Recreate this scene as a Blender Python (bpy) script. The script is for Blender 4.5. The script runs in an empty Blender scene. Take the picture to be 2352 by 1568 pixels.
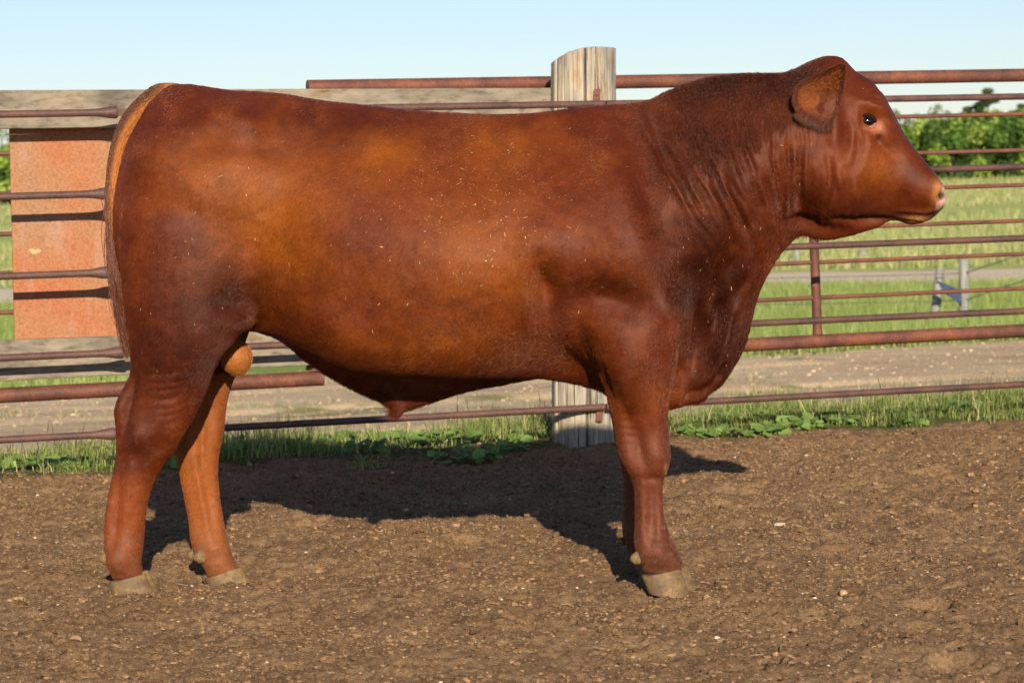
import bpy, math, random
import numpy as np
from mathutils import Vector, Matrix
R = math.radians
rng = np.random.default_rng(7)
random.seed(7)
SC = bpy.context.scene
COL = SC.collection

# ------------------------------------------------------------------ camera, sky, sun
F = 6328.0; CX, CY = 1176.0, 784.0; H = 1.05
PITCH, ROLL = R(3.35), R(1.6)
fwd = np.array([0, math.cos(PITCH), -math.sin(PITCH)])
upv = np.array([0, math.sin(PITCH), math.cos(PITCH)])
xa = np.array([1.0, 0, 0])
CXA = math.cos(ROLL)*xa - math.sin(ROLL)*upv
CYA = math.sin(ROLL)*xa + math.cos(ROLL)*upv
cam_d = bpy.data.cameras.new('camera'); cam = bpy.data.objects.new('camera', cam_d); COL.objects.link(cam)
m = Matrix.Identity(4)
for i in range(3):
    m[i][0] = CXA[i]; m[i][1] = CYA[i]; m[i][2] = -fwd[i]
m[2][3] = H
cam.matrix_world = m
cam_d.sensor_width = 36; cam_d.lens = 36*F/2352; cam_d.clip_end = 3000; cam_d.clip_start = .1
cam_d.dof.use_dof = True; cam_d.dof.focus_distance = 7.1; cam_d.dof.aperture_fstop = 10
SC.camera = cam

SUN_EL, SUN_AZ = 19.2, 6.0            # behind the camera, to its right
w = bpy.data.worlds.new('World'); SC.world = w; w.use_nodes = True
nt = w.node_tree; bg = nt.nodes['Background']
sky = nt.nodes.new('ShaderNodeTexSky'); sky.sky_type = 'NISHITA'; sky.sun_disc = False
sky.sun_elevation = R(SUN_EL); sky.sun_rotation = R(180-SUN_AZ)
sky.air_density = 1.0; sky.dust_density = 0.3; sky.ozone_density = 2.8; sky.altitude = 500
tint = nt.nodes.new('ShaderNodeMix'); tint.data_type = 'RGBA'; tint.blend_type = 'MULTIPLY'; tint.inputs[0].default_value = 1
nt.links.new(sky.outputs[0], tint.inputs[6]); tint.inputs[7].default_value = (.96, .95, 1.10, 1)
nt.links.new(tint.outputs[2], bg.inputs[0]); bg.inputs[1].default_value = 0.086
sd = bpy.data.lights.new('sun', 'SUN'); sd.energy = 5.0; sd.angle = R(.55); sd.color = (1, .90, .76)
so = bpy.data.objects.new('sun', sd); COL.objects.link(so)
tosun = Vector((math.sin(R(SUN_AZ))*math.cos(R(SUN_EL)), -math.cos(R(SUN_AZ))*math.cos(R(SUN_EL)), math.sin(R(SUN_EL))))
so.rotation_euler = tosun.to_track_quat('Z', 'Y').to_euler()
SC.view_settings.view_transform = 'Standard'; SC.view_settings.look = 'None'
SC.view_settings.exposure = 0.35; SC.view_settings.gamma = 1
SC.cycles.max_bounces = 6; SC.cycles.transparent_max_bounces = 4

# ------------------------------------------------------------------ pixel <-> world
def ray(px, py):
    px = np.asarray(px, float); py = np.asarray(py, float)
    u = (px-CX)/F; v = (CY-py)/F
    return fwd + u[..., None]*CXA + v[..., None]*CYA
def P(px, py, Y):
    d = ray(px, py); t = np.asarray(Y)/d[..., 1]
    p = d*t[..., None]; p[..., 2] += H
    return p
FK = .32
def PN(px, py, n):                     # on the plane y - FK*x = n (parallel to the fence)
    d = ray(px, py); t = n/(d[..., 1]-FK*d[..., 0])
    p = d*np.asarray(t)[..., None]; p[..., 2] += H
    return p
def to_px(p):
    q = p - np.array([0, 0, H]); z = q@fwd
    return CX+F*(q@CXA)/z, CY-F*(q@CYA)/z

# ------------------------------------------------------------------ mesh helpers
def tag(o, label=None, cat=None, group=None, kind=None):
    if label: o['label'] = label
    if cat: o['category'] = cat
    if group: o['group'] = group
    if kind: o['kind'] = kind
    return o
def mk(name, V, Fc, mat=None, parent=None, smooth=True, col=None):
    me = bpy.data.meshes.new(name)
    V = np.asarray(V, np.float32)
    if isinstance(Fc, np.ndarray):
        n, k = Fc.shape
        me.vertices.add(len(V)); me.vertices.foreach_set('co', V.ravel())
        me.loops.add(n*k); me.loops.foreach_set('vertex_index', Fc.astype(np.int32).ravel())
        me.polygons.add(n); me.polygons.foreach_set('loop_start', np.arange(0, n*k, k, dtype=np.int32))
        me.update(calc_edges=True)
    else:
        me.from_pydata([tuple(map(float, v)) for v in V], [], [tuple(int(i) for i in f) for f in Fc]); me.update()
    me.polygons.foreach_set('use_smooth', np.full(len(me.polygons), smooth))
    if col is not None:
        a = me.color_attributes.new('col', 'FLOAT_COLOR', 'POINT')
        c = np.ones((len(V), 4), np.float32); c[:, :3] = col; a.data.foreach_set('color', c.ravel())
    o = bpy.data.objects.new(name, me); COL.objects.link(o)
    if mat: me.materials.append(mat)
    if parent: o.parent = parent
    return o
def empty(name, loc=(0, 0, 0)):
    o = bpy.data.objects.new(name, None); o.location = loc; COL.objects.link(o); o.empty_display_size = .1
    return o
def adopt(root, kids):                 # parent parts built in world space to an empty that has a location
    for k in kids:
        k.parent = root
        k.location = -Vector(root.location)
class MB:
    def __init__(s): s.V = []; s.Fq = []; s.n = 0
    def add(s, V, Fc):
        V = np.asarray(V, float)
        for f in Fc: s.Fq.append(tuple(int(i)+s.n for i in f))
        s.V.append(V); s.n += len(V)
    def tube(s, pts, rad, seg=16, cap=True, up=(0, 0, 1), flat=1.0):
        pts = np.asarray(pts, float); n = len(pts); rad = np.broadcast_to(np.asarray(rad, float), (n,))
        T = np.gradient(pts, axis=0); T /= np.linalg.norm(T, axis=1)[:, None]
        u = np.array(up, float); V = []
        for i in range(n):
            a = np.cross(T[i], u)
            if np.linalg.norm(a) < 1e-4: a = np.cross(T[i], [0, 1, 0])
            a /= np.linalg.norm(a); b = np.cross(a, T[i])
            th = np.arange(seg)/seg*2*np.pi
            V.append(pts[i]+rad[i]*(np.cos(th)[:, None]*a*flat+np.sin(th)[:, None]*b))
        V = np.concatenate(V); Fc = []
        for i in range(n-1):
            for j in range(seg):
                k = (j+1) % seg
                Fc.append((i*seg+j, i*seg+k, (i+1)*seg+k, (i+1)*seg+j))
        if cap:
            Fc.append(tuple(range(seg))[::-1]); Fc.append(tuple(range((n-1)*seg, n*seg)))
        s.add(V, Fc)
    def box(s, c8):                    # 8 corners: 4 front (bl br tr tl), 4 back
        s.add(c8, [(0, 1, 2, 3), (5, 4, 7, 6), (4, 0, 3, 7), (1, 5, 6, 2), (3, 2, 6, 7), (4, 5, 1, 0)])
    def build(s, name, mat, parent=None, smooth=True):
        return mk(name, np.concatenate(s.V), s.Fq, mat, parent, smooth)
def bevel(o, wdt=.003, seg=2):
    b = o.modifiers.new('bevel', 'BEVEL'); b.width = wdt; b.segments = seg; b.limit_method = 'ANGLE'
def autosmooth(o, ang=40):
    o.data.set_sharp_from_angle(angle=R(ang))

def vnoise(x, y, seed=0):              # 2-D value noise, smooth, range -1..1
    x = np.asarray(x, float); y = np.asarray(y, float)
    r = np.random.default_rng(seed); T = r.uniform(-1, 1, (256, 256))
    xi = np.floor(x).astype(int); yi = np.floor(y).astype(int)
    fx = x-xi; fy = y-yi; fx = fx*fx*fx*(fx*(fx*6-15)+10); fy = fy*fy*fy*(fy*(fy*6-15)+10)
    g = lambda a, b: T[a & 255, b & 255]
    return ((g(xi, yi)*(1-fx)+g(xi+1, yi)*fx)*(1-fy) + (g(xi, yi+1)*(1-fx)+g(xi+1, yi+1)*fx)*fy)
def fbm(x, y, seed=0, oc=4, gain=.5):
    s = 0; a = 1; t = 0
    for i in range(oc):
        c, q = math.cos(i*.9), math.sin(i*.9)
        s = s+a*vnoise((c*x-q*y)*2**i, (q*x+c*y)*2**i, seed+i); t += a; a *= gain
    return s/t
def ss(x, a, b):
    t = np.clip((x-a)/(b-a), 0, 1); return t*t*(3-2*t)
def srgb(r, g, b):
    f = lambda c: ((c/255+.055)/1.055)**2.4 if c > 10 else c/255/12.92
    return np.array([f(r), f(g), f(b)])

# ------------------------------------------------------------------ materials
def new_mat(name):
    mt = bpy.data.materials.new(name); mt.use_nodes = True
    n = mt.node_tree.nodes; l = mt.node_tree.links
    return mt, n, l, n['Principled BSDF']
def N(n, t, **k):
    nd = n.new(t)
    for a, b in k.items(): setattr(nd, a, b)
    return nd
def ramp(n, stops, interp='LINEAR'):
    r = n.new('ShaderNodeValToRGB'); e = r.color_ramp.elements; r.color_ramp.interpolation = interp
    while len(e) > 1: e.remove(e[-1])
    e[0].position = stops[0][0]; e[0].color = (*stops[0][1], 1)
    for p, c in stops[1:]:
        x = e.new(p); x.color = (*c, 1)
    return r
def noise_tex(n, l, scale=(1, 1, 1), sc=5, det=6, rough=.6, coord='Object', src=None, dist=0):
    tc = n.new('ShaderNodeTexCoord'); mp = n.new('ShaderNodeMapping'); mp.inputs['Scale'].default_value = scale
    l.new(tc.outputs[coord], mp.inputs[0])
    t = n.new('ShaderNodeTexNoise'); t.inputs['Scale'].default_value = sc; t.inputs['Detail'].default_value = det
    t.inputs['Roughness'].default_value = rough; t.inputs['Distortion'].default_value = dist
    l.new(mp.outputs[0], t.inputs[0]); return t, mp
def mixc(n, l, fac, a, b, mode='MIX'):
    m_ = n.new('ShaderNodeMix'); m_.data_type = 'RGBA'; m_.blend_type = mode
    for s, i in ((fac, 0), (a, 6), (b, 7)):
        if hasattr(s, 'is_output') or hasattr(s, 'links'): l.new(s, m_.inputs[i])
        elif i == 0: m_.inputs[0].default_value = s
        else: m_.inputs[i].default_value = (*s, 1)
    return m_.outputs[2]
def bump(n, l, h, dist=.002, strength=1, prev=None):
    b = n.new('ShaderNodeBump'); b.inputs['Distance'].default_value = dist; b.inputs['Strength'].default_value = strength
    l.new(h, b.inputs['Height'])
    if prev: l.new(prev, b.inputs['Normal'])
    return b.outputs[0]

def rust_mat(name, base, dark, orange, rough=.55):
    mt, n, l, bs = new_mat(name)
    t, _ = noise_tex(n, l, (1, 1, 1), 9, 8, .65)
    r = ramp(n, [(.3, dark), (.5, base), (.72, orange)]); l.new(t.outputs[0], r.inputs[0])
    t2, _ = noise_tex(n, l, (1, 1, 1), 130, 4, .7)
    r2 = ramp(n, [(.35, (.55, .55, .55)), (.65, (1.15, 1.1, 1.1))]); l.new(t2.outputs[0], r2.inputs[0])
    c = mixc(n, l, .7, r.outputs[0], r2.outputs[0], 'MULTIPLY')
    t3, _ = noise_tex(n, l, (1, 1, 1), 14, 3, .5)          # a few pale droppings and scuffs
    r3 = ramp(n, [(.755, (0, 0, 0)), (.775, (1, 1, 1))]); l.new(t3.outputs[0], r3.inputs[0])
    c = mixc(n, l, r3.outputs[0], c, (.30, .22, .17))
    l.new(c, bs.inputs['Base Color']); bs.inputs['Roughness'].default_value = rough
    bs.inputs['Specular IOR Level'].default_value = .35
    l.new(bump(n, l, t2.outputs[0], .0012, .6), bs.inputs['Normal'])
    return mt
M_PIPE = rust_mat('rusty_brown_pipe', srgb(98, 70, 60), srgb(74, 54, 48), srgb(116, 80, 62))
M_PIPE_RED = rust_mat('rusty_red_pipe', srgb(112, 68, 52), srgb(84, 54, 44), srgb(142, 86, 54), .6)
M_ROD = rust_mat('rusty_rod', srgb(116, 72, 58), srgb(88, 54, 46), srgb(140, 84, 56), .65)

def wood_mat(name, cols, axis=0, streak=60, crack=1.0, grain=.8, along=1.0, dist=0):
    mt, n, l, bs = new_mat(name)
    s = [streak*1.4]*3; s[axis] = 1.4*along
    t, mp = noise_tex(n, l, tuple(s), 1.0, 6, .65, dist=dist)
    s2 = [16, 16, 16]; s2[axis] = .9*along
    tb, _ = noise_tex(n, l, tuple(s2), 1.0, 4, .5, dist=.05)
    r = ramp(n, [(.28, cols[0]), (.45, cols[1]), (.6, cols[2]), (.75, cols[3])]); l.new(tb.outputs[0], r.inputs[0])
    r2 = ramp(n, [(.34, (.22, .19, .17)), (.46, (.8, .8, .8)), (.66, (1.15, 1.15, 1.15))]); l.new(t.outputs[0], r2.inputs[0])
    c = mixc(n, l, grain, r.outputs[0], r2.outputs[0], 'MULTIPLY')
    s3 = [60, 60, 60]; s3[axis] = .8*along**.5
    t3, _ = noise_tex(n, l, tuple(s3), 1.0, 3, .4)           # drying cracks
    r3 = ramp(n, [(.33, (1, 1, 1)), (.365, (0, 0, 0))]); l.new(t3.outputs[0], r3.inputs[0])
    rc = ramp(n, [(0, (0, 0, 0)), (1, (crack, crack, crack))]); l.new(r3.outputs[0], rc.inputs[0])
    c = mixc(n, l, rc.outputs[0], c, tuple(np.array(cols[0])*.22))
    l.new(c, bs.inputs['Base Color']); bs.inputs['Roughness'].default_value = .85
    bs.inputs['Specular IOR Level'].default_value = .2
    nb = bump(n, l, t.outputs[0], .0015, .8); nb = bump(n, l, rc.outputs[0], -.004, .8, nb)
    l.new(nb, bs.inputs['Normal'])
    return mt
M_POST = wood_mat('weathered_post_wood', [srgb(136, 128, 115), srgb(166, 155, 136), srgb(178, 162, 136), srgb(158, 122, 88)], 2, 70, .95, .65, 6.0, .35)
M_BOARD = wood_mat('weathered_board_wood', [srgb(104, 94, 80), srgb(134, 122, 104), srgb(150, 136, 114), srgb(134, 110, 82)], 0, 40, 0.0, .6, .35)
M_GREYPOST = wood_mat('grey_post_wood', [srgb(90, 90, 88), srgb(135, 132, 126), srgb(165, 160, 150), srgb(125, 118, 108)], 2, 60)

def plywood_mat():
    mt, n, l, bs = new_mat('weathered_red_plywood')
    t, _ = noise_tex(n, l, (1, 1, 1), 3.2, 5, .6)
    r = ramp(n, [(.3, srgb(156, 118, 86)), (.5, srgb(166, 112, 72)), (.7, srgb(172, 98, 58))]); l.new(t.outputs[0], r.inputs[0])
    t2, _ = noise_tex(n, l, (1, 1, 1), 110, 6, .75)
    r2 = ramp(n, [(.32, (.42, .38, .38)), (.5, (.95, .95, .95)), (.68, (1.25, 1.35, 1.45))]); l.new(t2.outputs[0], r2.inputs[0])
    c = mixc(n, l, .75, r.outputs[0], r2.outputs[0], 'MULTIPLY')
    t4, _ = noise_tex(n, l, (1, .2, .25), 16, 4, .6)
    r4 = ramp(n, [(.55, (0, 0, 0)), (.75, (.6, .6, .6))]); l.new(t4.outputs[0], r4.inputs[0])
    c = mixc(n, l, r4.outputs[0], c, srgb(178, 142, 122))
    t3, _ = noise_tex(n, l, (1, 1, 2.2), 10, 3, .5)
    r3 = ramp(n, [(.74, (0, 0, 0)), (.76, (1, 1, 1))]); l.new(t3.outputs[0], r3.inputs[0])
    c = mixc(n, l, r3.outputs[0], c, srgb(196, 158, 112))
    l.new(c, bs.inputs['Base Color']); bs.inputs['Roughness'].default_value = .8
    l.new(bump(n, l, t2.outputs[0], .0012, .6), bs.inputs['Normal'])
    return mt
M_PLY = plywood_mat()

def attr_mat(name, rough=.7, spec=.3, trans=0.0, sheen=0, var=0.0):
    mt, n, l, bs = new_mat(name)
    a = n.new('ShaderNodeAttribute'); a.attribute_name = 'col'
    c = a.outputs['Color']
    if var:
        t, _ = noise_tex(n, l, (1, 1, 1), var, 4, .6)
        r = ramp(n, [(.3, (.7, .7, .7)), (.7, (1.25, 1.25, 1.25))]); l.new(t.outputs[0], r.inputs[0])
        c = mixc(n, l, 1.0, c, r.outputs[0], 'MULTIPLY')
    l.new(c, bs.inputs['Base Color']); bs.inputs['Roughness'].default_value = rough
    bs.inputs['Specular IOR Level'].default_value = spec; bs.inputs['Sheen Weight'].default_value = sheen
    if trans:
        tr = n.new('ShaderNodeBsdfTranslucent'); l.new(c, tr.inputs[0])
        mx = n.new('ShaderNodeMixShader'); mx.inputs[0].default_value = trans
        l.new(bs.outputs[0], mx.inputs[1]); l.new(tr.outputs[0], mx.inputs[2])
        l.new(mx.outputs[0], n['Material Output'].inputs[0])
    return mt
M_GRASS = attr_mat('grass_blades', .55, .25, .35)
M_LEAF = attr_mat('broad_leaves', .5, .3, .25)
M_CLOD = attr_mat('loose_soil', .95, .1, var=90)
M_STRAW = attr_mat('dry_straw', .7, .2)

# ------------------------------------------------------------------ ground
def Yc(px): return 7.30-.18*(np.asarray(px, float)-400)/1130
HOOFS = {'nh': (303, 1362, -.17), 'fh': (528, 1353, .10), 'nf': (1535, 1368, -.17), 'ff': (1530, 1328, .16)}
HP = {}
for k, (a, b, o) in HOOFS.items(): HP[k] = P(a, b, Yc(a)+o)
N0 = 10.56
def far_z(y):
    return np.interp(y, [0, 11.75, 13.3, 23, 29, 34, 58, 80, 110, 150, 200, 3000], [0, 0, -.5, -.5, -.8, -1.0, -1.0, -.78, -.1, .76, .9, .9])
_pr = np.random.default_rng(77); PRINTS = [(_pr.uniform(-2.2, 2.4), _pr.uniform(5.5, 10.2), _pr.uniform(0, 3.1), _pr.uniform(.045, .065), _pr.uniform(.012, .028)) for _ in range(70)]
def ground_z(x, y, detail=True):
    x = np.asarray(x, float); y = np.asarray(y, float)
    n = y-FK*x
    near = 1-ss(y, 18, 34)
    z = far_z(y-FK*x*(1-ss(y, 24, 45))) + .012*fbm(x*1.1, y*1.1, 3, 3)*near
    z = z + .03*np.exp(-((n-10.75)/.4)**2)
    for k, p in HP.items():
        z = z + (p[2]-.003)*np.exp(-(((x-p[0])/.20)**2+((y-p[1])/.16)**2))
    if detail:
        corral = 1-ss(n, 10.3, 10.9)
        rough = near*(.35+.65*corral)
        z = z + rough*(.011*fbm(x*4.2, y*4.2, 10, 2)+.009*fbm(x*9, y*9, 11, 2) + .0075*fbm(x*26, y*26, 12, 2) + .0042*fbm(x*70, y*70, 14, 1)+.0024*vnoise(x*105, y*105, 16)-.010*np.clip(.22-np.abs(vnoise(x*31, y*31, 17)), 0, 1)+.010*np.abs(vnoise(x*17+3, y*17, 18)))*np.where(y > 13, .8, 1)
        dents = np.clip(fbm(x*13+7, y*13, 19, 2)-.25, 0, 1); z = z - rough*.03*dents
        m_ = (np.abs(x) < 3)&(y < 11)
        if np.ndim(x) and np.any(m_):
            xs_, ys_ = x[m_], y[m_]; zz = np.zeros_like(xs_)
            for a_, b_, t_, r_, d_ in PRINTS:
                u_ = ((xs_-a_)*math.cos(t_)+(ys_-b_)*math.sin(t_))/(r_*1.25); v_ = (-(xs_-a_)*math.sin(t_)+(ys_-b_)*math.cos(t_))/r_
                q_ = u_*u_+v_*v_; zz = zz-d_*np.exp(-q_*q_)*(1-.45*np.exp(-(v_/.22)**2))+d_*.35*np.exp(-((np.sqrt(q_)-1.35)/.3)**2)
            z = z.copy(); z[m_] += zz*corral[m_]
        lane = ss(n, 12.9, 13.6)*(1-ss(n, 22.3, 23.4)); z = z + lane*(.03*fbm(n*1.1, x*.22, 21, 3)-.035*np.clip(1-np.abs(np.mod(n*1.0+.16*fbm(x*.5, n*.4, 25, 2), 1.0)-.5)*7, 0, 1))
        z = z + (1-near)*.05*fbm(x*.35, y*.35, 23, 3)*(1-ss(y, 60, 200))
    return z
xs = np.concatenate([-np.geomspace(1500, 2.7, 60), np.arange(-2.65, 2.7, .0092), np.geomspace(2.75, 1500, 60)])
ys = np.concatenate([[-60, -20, -5, 0, 2.5, 4, 5, 5.3], np.arange(5.45, 10.4, .0095), np.arange(10.4, 12.6, .014), np.arange(12.6, 26, .045), np.geomspace(26.1, 220, 120), np.geomspace(240, 2500, 20)])
X, Yg = np.meshgrid(xs, ys); Z = ground_z(X, Yg)
V = np.stack([X, Yg, Z], -1).reshape(-1, 3)
nx, ny = len(xs), len(ys)
ii = (np.arange(ny-1)[:, None]*nx+np.arange(nx-1)[None, :]).ravel()
Fg = np.stack([ii, ii+1, ii+1+nx, ii+nx], 1)
def ground_mat():
    mt, n, l, bs = new_mat('corral_and_field_ground')
    geo = n.new('ShaderNodeNewGeometry'); sep = n.new('ShaderNodeSeparateXYZ'); l.new(geo.outputs['Position'], sep.inputs[0])
    def math_(op, a, b=None):
        m_ = n.new('ShaderNodeMath'); m_.operation = op
        for i, s in enumerate((a, b)):
            if s is None: continue
            if isinstance(s, (int, float)): m_.inputs[i].default_value = s
            else: l.new(s, m_.inputs[i])
        return m_.outputs[0]
    def nz(sc, det=4, rough=.6, stretch=None):
        t = n.new('ShaderNodeTexNoise'); t.inputs['Scale'].default_value = sc; t.inputs['Detail'].default_value = det; t.inputs['Roughness'].default_value = rough
        if stretch:
            mp = n.new('ShaderNodeMapping'); mp.inputs['Scale'].default_value = stretch; l.new(geo.outputs['Position'], mp.inputs[0]); l.new(mp.outputs[0], t.inputs[0])
        else: l.new(geo.outputs['Position'], t.inputs[0])
        return t.outputs[0]
    def step(v, a, b):
        m_ = n.new('ShaderNodeMapRange'); m_.interpolation_type = 'SMOOTHSTEP'; m_.inputs['From Min'].default_value = a; m_.inputs['From Max'].default_value = b
        l.new(v, m_.inputs['Value']); return m_.outputs[0]
    def col(v, stops): r = ramp(n, stops); l.new(v, r.inputs[0]); return r.outputs[0]
    nn = math_('SUBTRACT', sep.outputs['Y'], math_('MULTIPLY', sep.outputs['X'], FK))
    wob = math_('MULTIPLY', math_('SUBTRACT', nz(2.2, 5), .5), .9)
    nw = math_('ADD', nn, wob)
    # corral soil
    soil = col(nz(3.5, 7, .65), [(.3, srgb(132, 101, 70)), (.5, srgb(152, 119, 84)), (.72, srgb(168, 134, 97))])
    g = col(nz(75, 6, .75), [(.34, (.36, .34, .33)), (.47, (.92, .92, .92)), (.64, (1.35, 1.32, 1.25))])
    soil = mixc(n, l, .85, soil, g, 'MULTIPLY')
    vr = n.new('ShaderNodeTexVoronoi'); vr.inputs['Scale'].default_value = 95; l.new(geo.outputs['Position'], vr.inputs[0])
    fl = n.new('ShaderNodeMapRange'); fl.inputs['From Min'].default_value = .16; fl.inputs['From Max'].default_value = .1; l.new(vr.outputs['Distance'], fl.inputs['Value'])
    dmp = math_('MULTIPLY', step(nz(2.4, 6, .7), .56, .70), .45)
    soil = mixc(n, l, dmp, soil, srgb(92, 68, 46))
    sel = math_('MULTIPLY', fl.outputs[0], step(nz(60, 2), .56, .62))
    soil = mixc(n, l, sel, soil, srgb(196, 170, 132))
    rd = math_('MULTIPLY', step(nz(1.7, 7, .75), .62, .72), .7)
    soil = mixc(n, l, rd, soil, srgb(158, 100, 54))
    # lane
    lane = col(nz(1.3, 7, .65, (.6, 2.2, 1)), [(.3, srgb(192, 162, 124)), (.5, srgb(216, 186, 144)), (.7, srgb(230, 204, 162))])
    lane = mixc(n, l, .6, lane, col(nz(42, 5, .75), [(.3, (.6, .58, .55)), (.5, (1, 1, 1)), (.72, (1.25, 1.2, 1.15))]), 'MULTIPLY')
    lg = math_('MULTIPLY', step(nz(.7, 6, .7, (.5, 1.6, 1)), .58, .66), .8)
    lane = mixc(n, l, lg, lane, srgb(108, 118, 58))
    # turf soil, meadow, road, field
    turf = col(nz(8, 5), [(.3, srgb(70, 82, 36)), (.7, srgb(106, 104, 58))])
    mead = col(nz(.5, 7, .7, (.4, 2, 1)), [(.3, srgb(134, 156, 64)), (.5, srgb(156, 172, 78)), (.7, srgb(176, 184, 98))])
    fld = col(nz(.11, 9, .72, (.35, 1.2, 1)), [(.3, srgb(150, 168, 84)), (.45, srgb(174, 184, 98)), (.58, srgb(192, 194, 112)), (.72, srgb(208, 190, 134))])
    fld = mixc(n, l, .4, fld, col(nz(1.6, 6, .75, (.5, 1.6, 1)), [(.3, (.65, .7, .6)), (.7, (1.2, 1.15, 1.15))]), 'MULTIPLY')
    road = col(nz(1.2, 6, .7), [(.3, srgb(226, 200, 164)), (.7, srgb(238, 214, 182))])
    c = mixc(n, l, step(nw, 10.42, 10.62), soil, turf)
    c = mixc(n, l, step(nw, 11.7, 12.1), c, lane)
    c = mixc(n, l, step(nw, 22.6, 23.4), c, mead)
    n2 = math_('ADD', math_('ADD', sep.outputs['Y'], math_('MULTIPLY', sep.outputs['X'], .2)), math_('MULTIPLY', math_('SUBTRACT', nz(.8, 5), .5), 1.6))
    rm = math_('MULTIPLY', step(n2, 49.2, 50), math_('SUBTRACT', 1.0, step(n2, 56.6, 57.6)))
    fm = step(n2, 57, 58)
    c = mixc(n, l, fm, c, fld); c = mixc(n, l, rm, c, road)
    l.new(c, bs.inputs['Base Color']); bs.inputs['Roughness'].default_value = .95; bs.inputs['Specular IOR Level'].default_value = .15
    b = bump(n, l, nz(60, 6, .8), .009, 1.0); b = bump(n, l, nz(190, 4, .8), .004, 1.0, b)
    l.new(b, bs.inputs['Normal'])
    return mt
tag(mk('ground', V, Fg, ground_mat()), kind='structure')

# loose stuff lying on the soil
ICO_V = []; 
t_ = (1+5**.5)/2
for a in ((-1, t_, 0), (1, t_, 0), (-1, -t_, 0), (1, -t_, 0), (0, -1, t_), (0, 1, t_), (0, -1, -t_), (0, 1, -t_), (t_, 0, -1), (t_, 0, 1), (-t_, 0, -1), (-t_, 0, 1)):
    ICO_V.append(np.array(a)/math.hypot(1, t_))
ICO_V = np.array(ICO_V)
ICO_F = np.array([(0, 11, 5), (0, 5, 1), (0, 1, 7), (0, 7, 10), (0, 10, 11), (1, 5, 9), (5, 11, 4), (11, 10, 2), (10, 7, 6), (7, 1, 8), (3, 9, 4), (3, 4, 2), (3, 2, 6), (3, 6, 8), (3, 8, 9), (4, 9, 5), (2, 4, 11), (6, 2, 10), (8, 6, 7), (9, 8, 1)])
def lumps(name, pts, size, colr, mat, flat=.7, jit=.28, sink=.25, smooth=False):
    n = len(pts)
    V = ICO_V[None]*(1+rng.uniform(-jit, jit, (n, 12, 1)))*rng.uniform(.7, 1.35, (n, 1, 3))
    a = rng.uniform(0, 6.28, n); c, s = np.cos(a)[:, None], np.sin(a)[:, None]
    x = V[..., 0]*c-V[..., 1]*s; y = V[..., 0]*s+V[..., 1]*c; z = V[..., 2]*flat
    V = np.stack([x, y, z], -1)*size[:, None, None]
    V = V+pts[:, None, :]; V[..., 2] += (size*flat*(1-sink*2))[:, None]*.6
    Fc = (ICO_F[None]+np.arange(n)[:, None, None]*12).reshape(-1, 3)
    return mk(name, V.reshape(-1, 3), Fc, mat, smooth=smooth, col=np.repeat(colr, 12, 0))
def scatter_view(n, y0, y1, xl=.215, pad=.1):
    y = np.sqrt(rng.uniform(y0**2, y1**2, n)); x = rng.uniform(-1, 1, n)*(y*xl+pad)
    return x, y
def on_ground(x, y): return np.stack([x, y, ground_z(x, y)], -1)
x, y = scatter_view(150000, 5.45, 10.9); keep = (y-FK*x < 10.7)
pts = on_ground(x[keep], y[keep]); k = len(pts)
dens = fbm(pts[:, 0]*3, pts[:, 1]*3, 31, 3); sel = rng.uniform(-1, 1, k) < dens*1.2+.15
pts = pts[sel]; k = len(pts)
cl = np.array([srgb(126, 97, 68), srgb(143, 111, 79), srgb(158, 124, 90), srgb(102, 77, 54)])[rng.integers(0, 4, k)]
tag(lumps('soil_clods', pts, np.clip(rng.lognormal(math.log(.0028), .5, k), .0013, .012), cl, M_CLOD, .55, .42), 'crumbly brown clods of loose trampled soil on the corral floor', 'soil clods', kind='stuff')
x, y = scatter_view(1100, 5.45, 10.8); pts = on_ground(x, y); k = len(pts)
cl = np.array([srgb(182, 158, 128), srgb(166, 140, 112), srgb(140, 126, 112), srgb(180, 142, 104), srgb(204, 186, 160)])[rng.integers(0, 5, k)]
tag(lumps('gravel', pts, np.clip(rng.lognormal(math.log(.003), .5, k), .0015, .010), cl, M_CLOD, .6, .15, smooth=True), 'small pale pebbles scattered over the brown corral soil', 'gravel', kind='stuff')
x, y = scatter_view(9000, 12.6, 25.5); kk = (y-FK*x > 12.6) & (y-FK*x < 23.2); pts = on_ground(x[kk], y[kk]); k = len(pts)
cl = np.array([srgb(200, 170, 132), srgb(180, 146, 110), srgb(160, 140, 118), srgb(212, 186, 150)])[rng.integers(0, 4, k)]
tag(lumps('lane_gravel', pts, np.clip(rng.lognormal(math.log(.0065), .5, k), .003, .022), cl, M_CLOD, .55), 'pale gravel strewn over the tan lane behind the fence', 'gravel', kind='stuff')

def straws(name, pts, ln, colr, wid=.0018, lift=.004, pitch=.12):
    n = len(pts); a = rng.uniform(0, 6.28, n); p = rng.normal(0, pitch, n)
    d = np.stack([np.cos(a)*np.cos(p), np.sin(a)*np.cos(p), np.sin(p)], -1)
    b = np.stack([-np.sin(a), np.cos(a), 0*a], -1); b[:, 2] = rng.uniform(-.6, .6, n)
    bend = rng.normal(0, .12, (n, 1))*b
    V = []
    for t, wq in ((-.5, .7), (0, 1), (.5, .6)):
        c = pts+d*ln[:, None]*t+bend*ln[:, None]*(.25-t*t)*4*.5; c[:, 2] += lift+.002
        V += [c-b*wid*wq, c+b*wid*wq]
    V = np.stack(V, 1)
    f = np.array([(0, 1, 3, 2), (2, 3, 5, 4)])
    Fc = (f[None]+np.arange(n)[:, None, None]*6).reshape(-1, 4)
    return mk(name, V.reshape(-1, 3), Fc, M_STRAW, col=np.repeat(colr, 6, 0))
x, y = scatter_view(900, 5.45, 10.8); pts = on_ground(x, y)
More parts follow.
